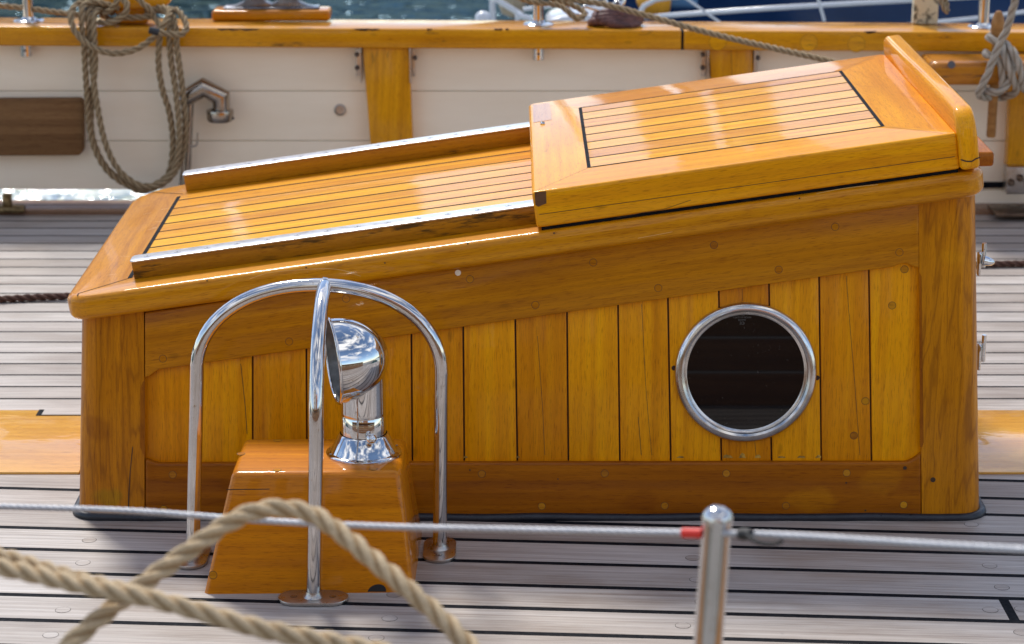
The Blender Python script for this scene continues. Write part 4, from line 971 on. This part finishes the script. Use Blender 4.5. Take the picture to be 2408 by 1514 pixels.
mb = MB(); mb.tube(smooth([ony(u, v, yy) for u, v in ((446, 344), (458, 343), (464, 336), (465, 310))], .006), .0035, seg=10); mb.build("hook", M_dull, GN)

# purple-brown grommet mat with its shackle, and the ropes leading from it
mz = capz(.35); mc = onz(1447, 62, mz); mc.y = yc + .10; 
GM = empty("rope_mat", (mc.x, mc.y, mz), "flattened purple-brown rope mat lying under the shackle on the cap rail", "rope mat")
rnd_ = random.Random(3)
for k in range(6):
    a0 = k * 1.07; ex, ey = (.088 - .006 * k), (.058 - .004 * k); h = .014 + .0065 * k
    P = [V((mc.x + ex * math.cos(t) + .008 * math.sin(2 * t + a0), mc.y + ey * math.sin(t) + .006 * math.cos(3 * t + a0), mz + h + .006 * math.sin(2 * t + a0))) for t in [2 * math.pi * i / 40 for i in range(40)]]
    m_ = MB(); m_.tube(P, [.0135 + .002 * math.sin(i * .9 + k) for i in range(40)], seg=14, closed=True); m_.build("strand", M_mat, GM)
sc_ = V((mc.x - .002, mc.y, mz + .098))
SH = MB(); SH.tube([sc_ + V((.034 * math.cos(t), .006 * math.sin(t), .034 * math.sin(t))) for t in [2 * math.pi * i / 32 for i in range(32)]], .0075, seg=14, closed=True)
SH.tube([sc_ + V((.018 * math.cos(t) + .01, .02 * math.sin(t), .022 * math.sin(t) - .035)) for t in [2 * math.pi * i / 24 for i in range(24)]], .006, seg=12, closed=True)
SH.build("shackle", M_chrome, loc=sc_, label="shiny steel ring shackle standing on the purple-brown rope mat", cat="shackle")
yk = mc.y - .02; mb = MB()
mb.tube(smooth([ony(u, v, yk) for u, v in ((1425, 27), (1400, 22), (1378, 15), (1370, 19), (1372, 27), (1382, 30), (1356, 35), (1340, 24), (1333, 14))], .006), .0062, seg=14)
mb.build("snap_hook", M_chrome, loc=ony(1400, 25, yk), label="steel snap hook joining the looped brown rope to the shackle", cat="snap hook")
P = [ony(u, v, y_) for u, v, y_ in ((1180, -20, 8.5), (1250, 4, 8.49), (1290, 8, 8.48), (1318, 14, 8.46), (1336, 28, 8.44), (1352, 42, 8.44), (1368, 42, 8.44), (1374, 30, 8.47), (1350, 14, 8.49), (1320, 4, 8.5), (1290, -6, 8.5))]
mb = MB(); mb.rope(P, .0105); mb.build("spliced_rope", M_rope_br, loc=P[4], label="brown spliced rope eye looped round the snap hook", cat="rope")
P = [ony(u, v, y_) for u, v, y_ in ((1240, -22, 8.44), (1330, -4, 8.40), (1420, 10, 8.36), (1520, 36, 8.30), (1620, 64, 8.22), (1720, 90, 8.12), (1820, 113, 8.0), (1900, 131, 7.9), (1990, 152, 7.8), (2100, 178, 7.65), (2200, 205, 7.5))]
mb = MB(); mb.rope(P, .0112); mb.build("slanting_rope", M_rope_br, loc=P[4], label="long grey-brown rope slanting down over the cap rail to behind the hatch", cat="rope")

# pin rail, belaying pin and its rope
PR = [ony(2188, 147, 8.2), ony(2600, 147, 8.2)]
mb = MB(); zt_ = ony(2300, 147, 8.2).z; x0_ = ony(2188, 150, 8.2).x
pl = [(x0_, 8.41), (x0_, 8.24)] + arc((x0_ + .04, 8.24), .04, math.pi, 1.5 * math.pi, 6)[1:] + [(3.0, 8.20), (3.0, 8.41)]
mb.prism([V((a_, b_, zt_ - .082)) for a_, b_ in pl], V((0, 0, .082)), bev=.020, seg=4, axis=(1, 0, 0), bevsel=lambda e: abs((e.verts[0].co - e.verts[1].co).normalized().z) < .5)
for (u, v, r_) in ((2237, 152, .014), (2332, 152, .008)): mb.disc(ony(u, v, 8.2), (0, -1, .25), r_, .0045, mat=1, seg=9)
mb.build("pin_rail", [wood("pin rail timber", (.66, .28, .02), (.50, .18, .012), (.30, .09, .008), coat_r=.08, worn=.15, wear=(.05, .04, .045)), M_scratch], loc=PR[0], label="varnished pin rail ledge with worn edge, below the cap rail at right", cat="pin rail")
pa, pb_ = ony(2349, 24, 8.22), ony(2330, 322, 8.24)
ax = (pb_ - pa).normalized(); L = (pb_ - pa).length
mb = MB(); mb.lathe([(0, 0), (.010, .004), (.018, .02), (.0235, .045), (.024, .065), (.021, .095), (.016, .125), (.0155, .15), (.020, .175), (.020, .19), (.0165, .20), (.0165, L - .004), (.014, L), (0, L)], pa, ax, seg=28, axis=ax) if False else None
def lathe_wood(m_, prof, o, ax_):
    m_.lathe(prof, o, ax_, seg=28)
lathe_wood(mb, [(0, 0), (.010, .004), (.018, .02), (.0235, .045), (.024, .065), (.021, .095), (.016, .125), (.0155, .15), (.020, .175), (.020, .19), (.0165, .20), (.0165, L - .004), (.014, L), (0, L)], pa, ax)
mb.build("belaying_pin", W_pin, loc=pa, label="dark turned wooden belaying pin stuck through the pin rail", cat="belaying pin")
k3 = 2.7046
def rp3(pts): return [ony((3700 + x_ / k3) / 1.701, y_ / k3 / 1.701, d_) for x_, y_, d_ in pts]
BR = empty("belayed_rope", ony(2345, 150, 8.15), "grey rope wound in figures of eight round the belaying pin", "rope")
for pts in ([(1000, -80, 8.02), (960, 60, 8.05), (890, 300, 8.09), (820, 450, 8.11), (740, 640, 8.12), (670, 820, 8.13), (600, 960, 8.15), (585, 1020, 8.17), (640, 1050, 8.2), (800, 1055, 8.27), (940, 1020, 8.22), (990, 960, 8.17), (960, 870, 8.14), (905, 720, 8.13), (860, 600, 8.14), (830, 500, 8.16), (720, 420, 8.17), (690, 405, 8.2), (760, 380, 8.27), (880, 480, 8.18), (960, 570, 8.13), (1010, 680, 8.12), (1045, 820, 8.13), (1050, 920, 8.16), (1110, 1000, 8.2)],
            [(660, 570, 8.24), (665, 590, 8.17), (740, 620, 8.16), (810, 680, 8.15), (840, 800, 8.15), (835, 920, 8.16)],
            [(900, 600, 8.19), (950, 680, 8.17), (930, 820, 8.16), (880, 920, 8.15), (800, 990, 8.15), (700, 990, 8.17), (640, 960, 8.22)]):
    m_ = MB(); m_.rope(rp3(pts), .0138, pitch=.16, dep=(.35, .66), fuzz=.07); m_.build("rope_turn", M_rope_gr, BR)

# ------------------------------------------------------------------ boats behind
def sheer(x): return .62 + .05 * (x - .2)
NB = empty("navy_boat", (3.0, 12.5, -1.3), "dark navy blue boat with pale rubbing strake moored beyond the bulwark", "boat")
secs = []
for i in range(25):
    t = i / 24; x_ = .35 + 8.5 * t; yb = 12.2 - 1.1 * math.sin(min(t * 2.2, 1) * math.pi / 2); secs.append([V((x_, yb + .0, .95 + .05 * t)), V((x_, yb - .02, .5)), V((x_ + .1, yb + .05, 0)), V((x_ + .2, yb + .2, -.6)), V((x_ + .3, yb + .6, -1.35))])
mb = MB(); vs = [p for s_ in secs for p in s_]; fs = [[i * 5 + j, (i + 1) * 5 + j, (i + 1) * 5 + j + 1, i * 5 + j + 1] for i in range(24) for j in range(4)]
n0 = len(vs); vs += [V((s_[0].x + .4, 14.5, s_[0].z)) for s_ in secs]; fs += [[i * 5, n0 + i, n0 + i + 1, (i + 1) * 5] for i in range(24)]
mb.add(vs, fs); mb.build("hull", M_navy, NB)
def strake(pts, y_, r_, nm, par, m=M_white):
    m_ = MB(); m_.tube(smooth([ony(u, v, y_ if len(q) < 3 else q[2]) for q in pts for u, v in [q[:2]]], .06), r_ * .75, seg=10); return m_.build(nm, m, par)
strake([(1480, 44, 11.4), (1600, 34, 11.15), (1800, 20, 10.95), (2000, 8, 10.9), (2200, -3, 10.9), (2500, -20, 10.9)], 11, .016, "rubbing_strake", NB)
strake([(2090, 64), (2200, 52), (2300, 42), (2408, 28), (2500, 16)], 10.9, .013, "mooring_line", NB)
strake([(1600, -14), (1650, 22), (1700, 58)], 10.8, .008, "stay", NB); strake([(1922, -10), (1932, 25), (1942, 62)], 10.8, .010, "stay", NB)
m_ = MB(); m_.lathe([(0, -.09), (.08, -.06), (.11, 0), (.08, .06), (0, .09)], ony(1538, -2, 11.6), (1, .2, .1), seg=20); m_.build("orange_cover", M_orange, NB)
strake([(1500, 40, 11.3), (1510, 18, 11.3), (1530, 3, 11.3), (1560, -4, 11.3), (1600, -8, 11.3)], 11.3, .016, "deck_hoop", NB)
m_ = MB(); m_.box(ony(1580, 2, 11.7), (1, 0, 0), (0, 1, 0), (0, 0, 1), .25, .1, .06, bev=.02); m_.build("blue_cover", M_bluecl, NB)
DG = empty("white_dinghy", (.1, 11.6, -1.3), "pale tender with tubular frame moored beside the navy boat", "boat")
m_ = MB(); bz = ony(1300, 60, 11.5).z
pl = [V((-.02, 11.2, 0)), V((.8, 11.15, 0)), V((.9, 11.9, 0)), V((.1, 11.95, 0))]
m_.prism([p + V((.1, 0, -1.35)) for p in pl], lambda p: p + V((0, 0, 1.35 + bz - .03)), bev=.05, seg=3); m_.build("hull", M_navy, DG)
strake([(1158, -20), (1158, 30), (1160, 80)], 11.2, .020, "frame_tube", DG); strake([(1146, -10), (1180, 6), (1215, 28), (1240, 42)], 11.15, .017, "frame_tube", DG); strake([(1216, 26), (1217, 80)], 11.2, .014, "frame_tube", DG); strake([(1230, 22), (1290, 14), (1350, 4), (1420, -8)], 11.2, .013, "frame_tube", DG)
m_ = MB(); c = ony(1340, 50, 11.1); m_.prism([ony(u, v, 11.1) for u, v in ((1282, 62), (1292, 46), (1320, 38), (1400, 34), (1470, 32), (1470, 62))], V((0, .3, 0)), bev=.02, seg=3); m_.build("deck_moulding", M_white, DG)
strake([(1215, 34, 11.0), (1236, 38, 11.0), (1250, 50, 11.0), (1250, 80, 11.0)], 11, .018, "frame_tube", DG)
m_ = MB(); m_.lathe([(0, -.08), (.07, -.05), (.09, 0), (.07, .05), (0, .08)], ony(1205, -2, 11.5), (1, 0, 0), seg=20); m_.build("tan_cover", plain("tan cloth", (.35, .29, .2), .8), DG)
p = ony(925, 0, 12); c = onz(1117, 49, -1.22); m_ = MB(); c = ony(1136, 46, 10.6)
m_.lathe([(0, -.05), (.02, -.045), (.035, -.02), (.038, 0), (.035, .02), (.02, .035), (0, .04)], c, (0, 0, 1), seg=20); m_.tube([c + V((0, 0, -.04)), V((c.x, c.y, -1.3))], .012)
m_.build("mooring_buoy", M_white, loc=(c.x, c.y, -1.3), label="small white rounded buoy top just above the cap rail beside the pale tender", cat="buoy")

# ------------------------------------------------------------------ quay and houses round the basin (far row added), seen only as reflections in chrome and varnish
mb = MB(); mb.box((0, -30, -1.0), (1, 0, 0), (0, 1, 0), (0, 0, 1), 160, 62.6, 1.2); mb.build("quay", M_quay, kind='structure')
def house(x, y, wd, dp, h, m, rows, cols, face, label, rf=2.5):
    R_ = empty("quay_house", (x, y, 0), label, "house", "houses round the harbour")
    m_ = MB(); m_.box((x, y, h / 2), (1, 0, 0), (0, 1, 0), (0, 0, 1), wd, dp, h); m_.build("wall", m, R_)
    m_ = MB(); m_.prism([V((x - wd / 2 - .3, y - dp / 2 - .3, h)), V((x - wd / 2 - .3, y + dp / 2 + .3, h)), V((x - wd / 2 - .3, y, h + rf))], V((wd + .6, 0, 0))); m_.build("roof", M_brick, R_)
    yf2 = y + face * dp / 2
    for i in range(cols):
        for j in range(rows):
            m_ = MB(); cxx = x - wd / 2 + (i + .5) * wd / cols; czz = (j + .55) * h / rows
            m_.box((cxx, yf2, czz), (1, 0, 0), (0, 1, 0), (0, 0, 1), wd / cols * .42, .08, h / rows * .55); m_.build("window", M_window, R_)
house(-9, -30, 16, 10, 15, M_stone, 5, 6, 1, "tall pale stone house reflected in the chrome cowl")
house(8, -32, 14, 10, 10, M_brick, 3, 5, 1, "brick gabled house reflected in the chrome cowl", 5)
for (x, y_, wd, h, m, lb) in ((-34, 70, 14, 15, M_brick, "broad red brick house far to the left"), (-17, 66, 9, 15, M_stone, "pale stone house left of the towers"), (-8.2, 62, 3.6, 19, M_brick, "narrow brick tower house left"),
        (1.0, 62, 1.7, 22, M_brick, "slim brick tower"), (2.9, 62, 1.2, 21, M_stone, "slim stone tower"), (10.5, 64, 7, 14, M_brick, "brick house right of the towers"), (26, 70, 14, 15, M_stone, "broad stone house far to the right")):  # unseen row added and spaced to block sky from the varnish reflections
    house(x, y_, wd, 8, h, m, 4, max(1, int(wd / 2.6)), -1, lb + " added across the harbour to darken the varnish reflections")
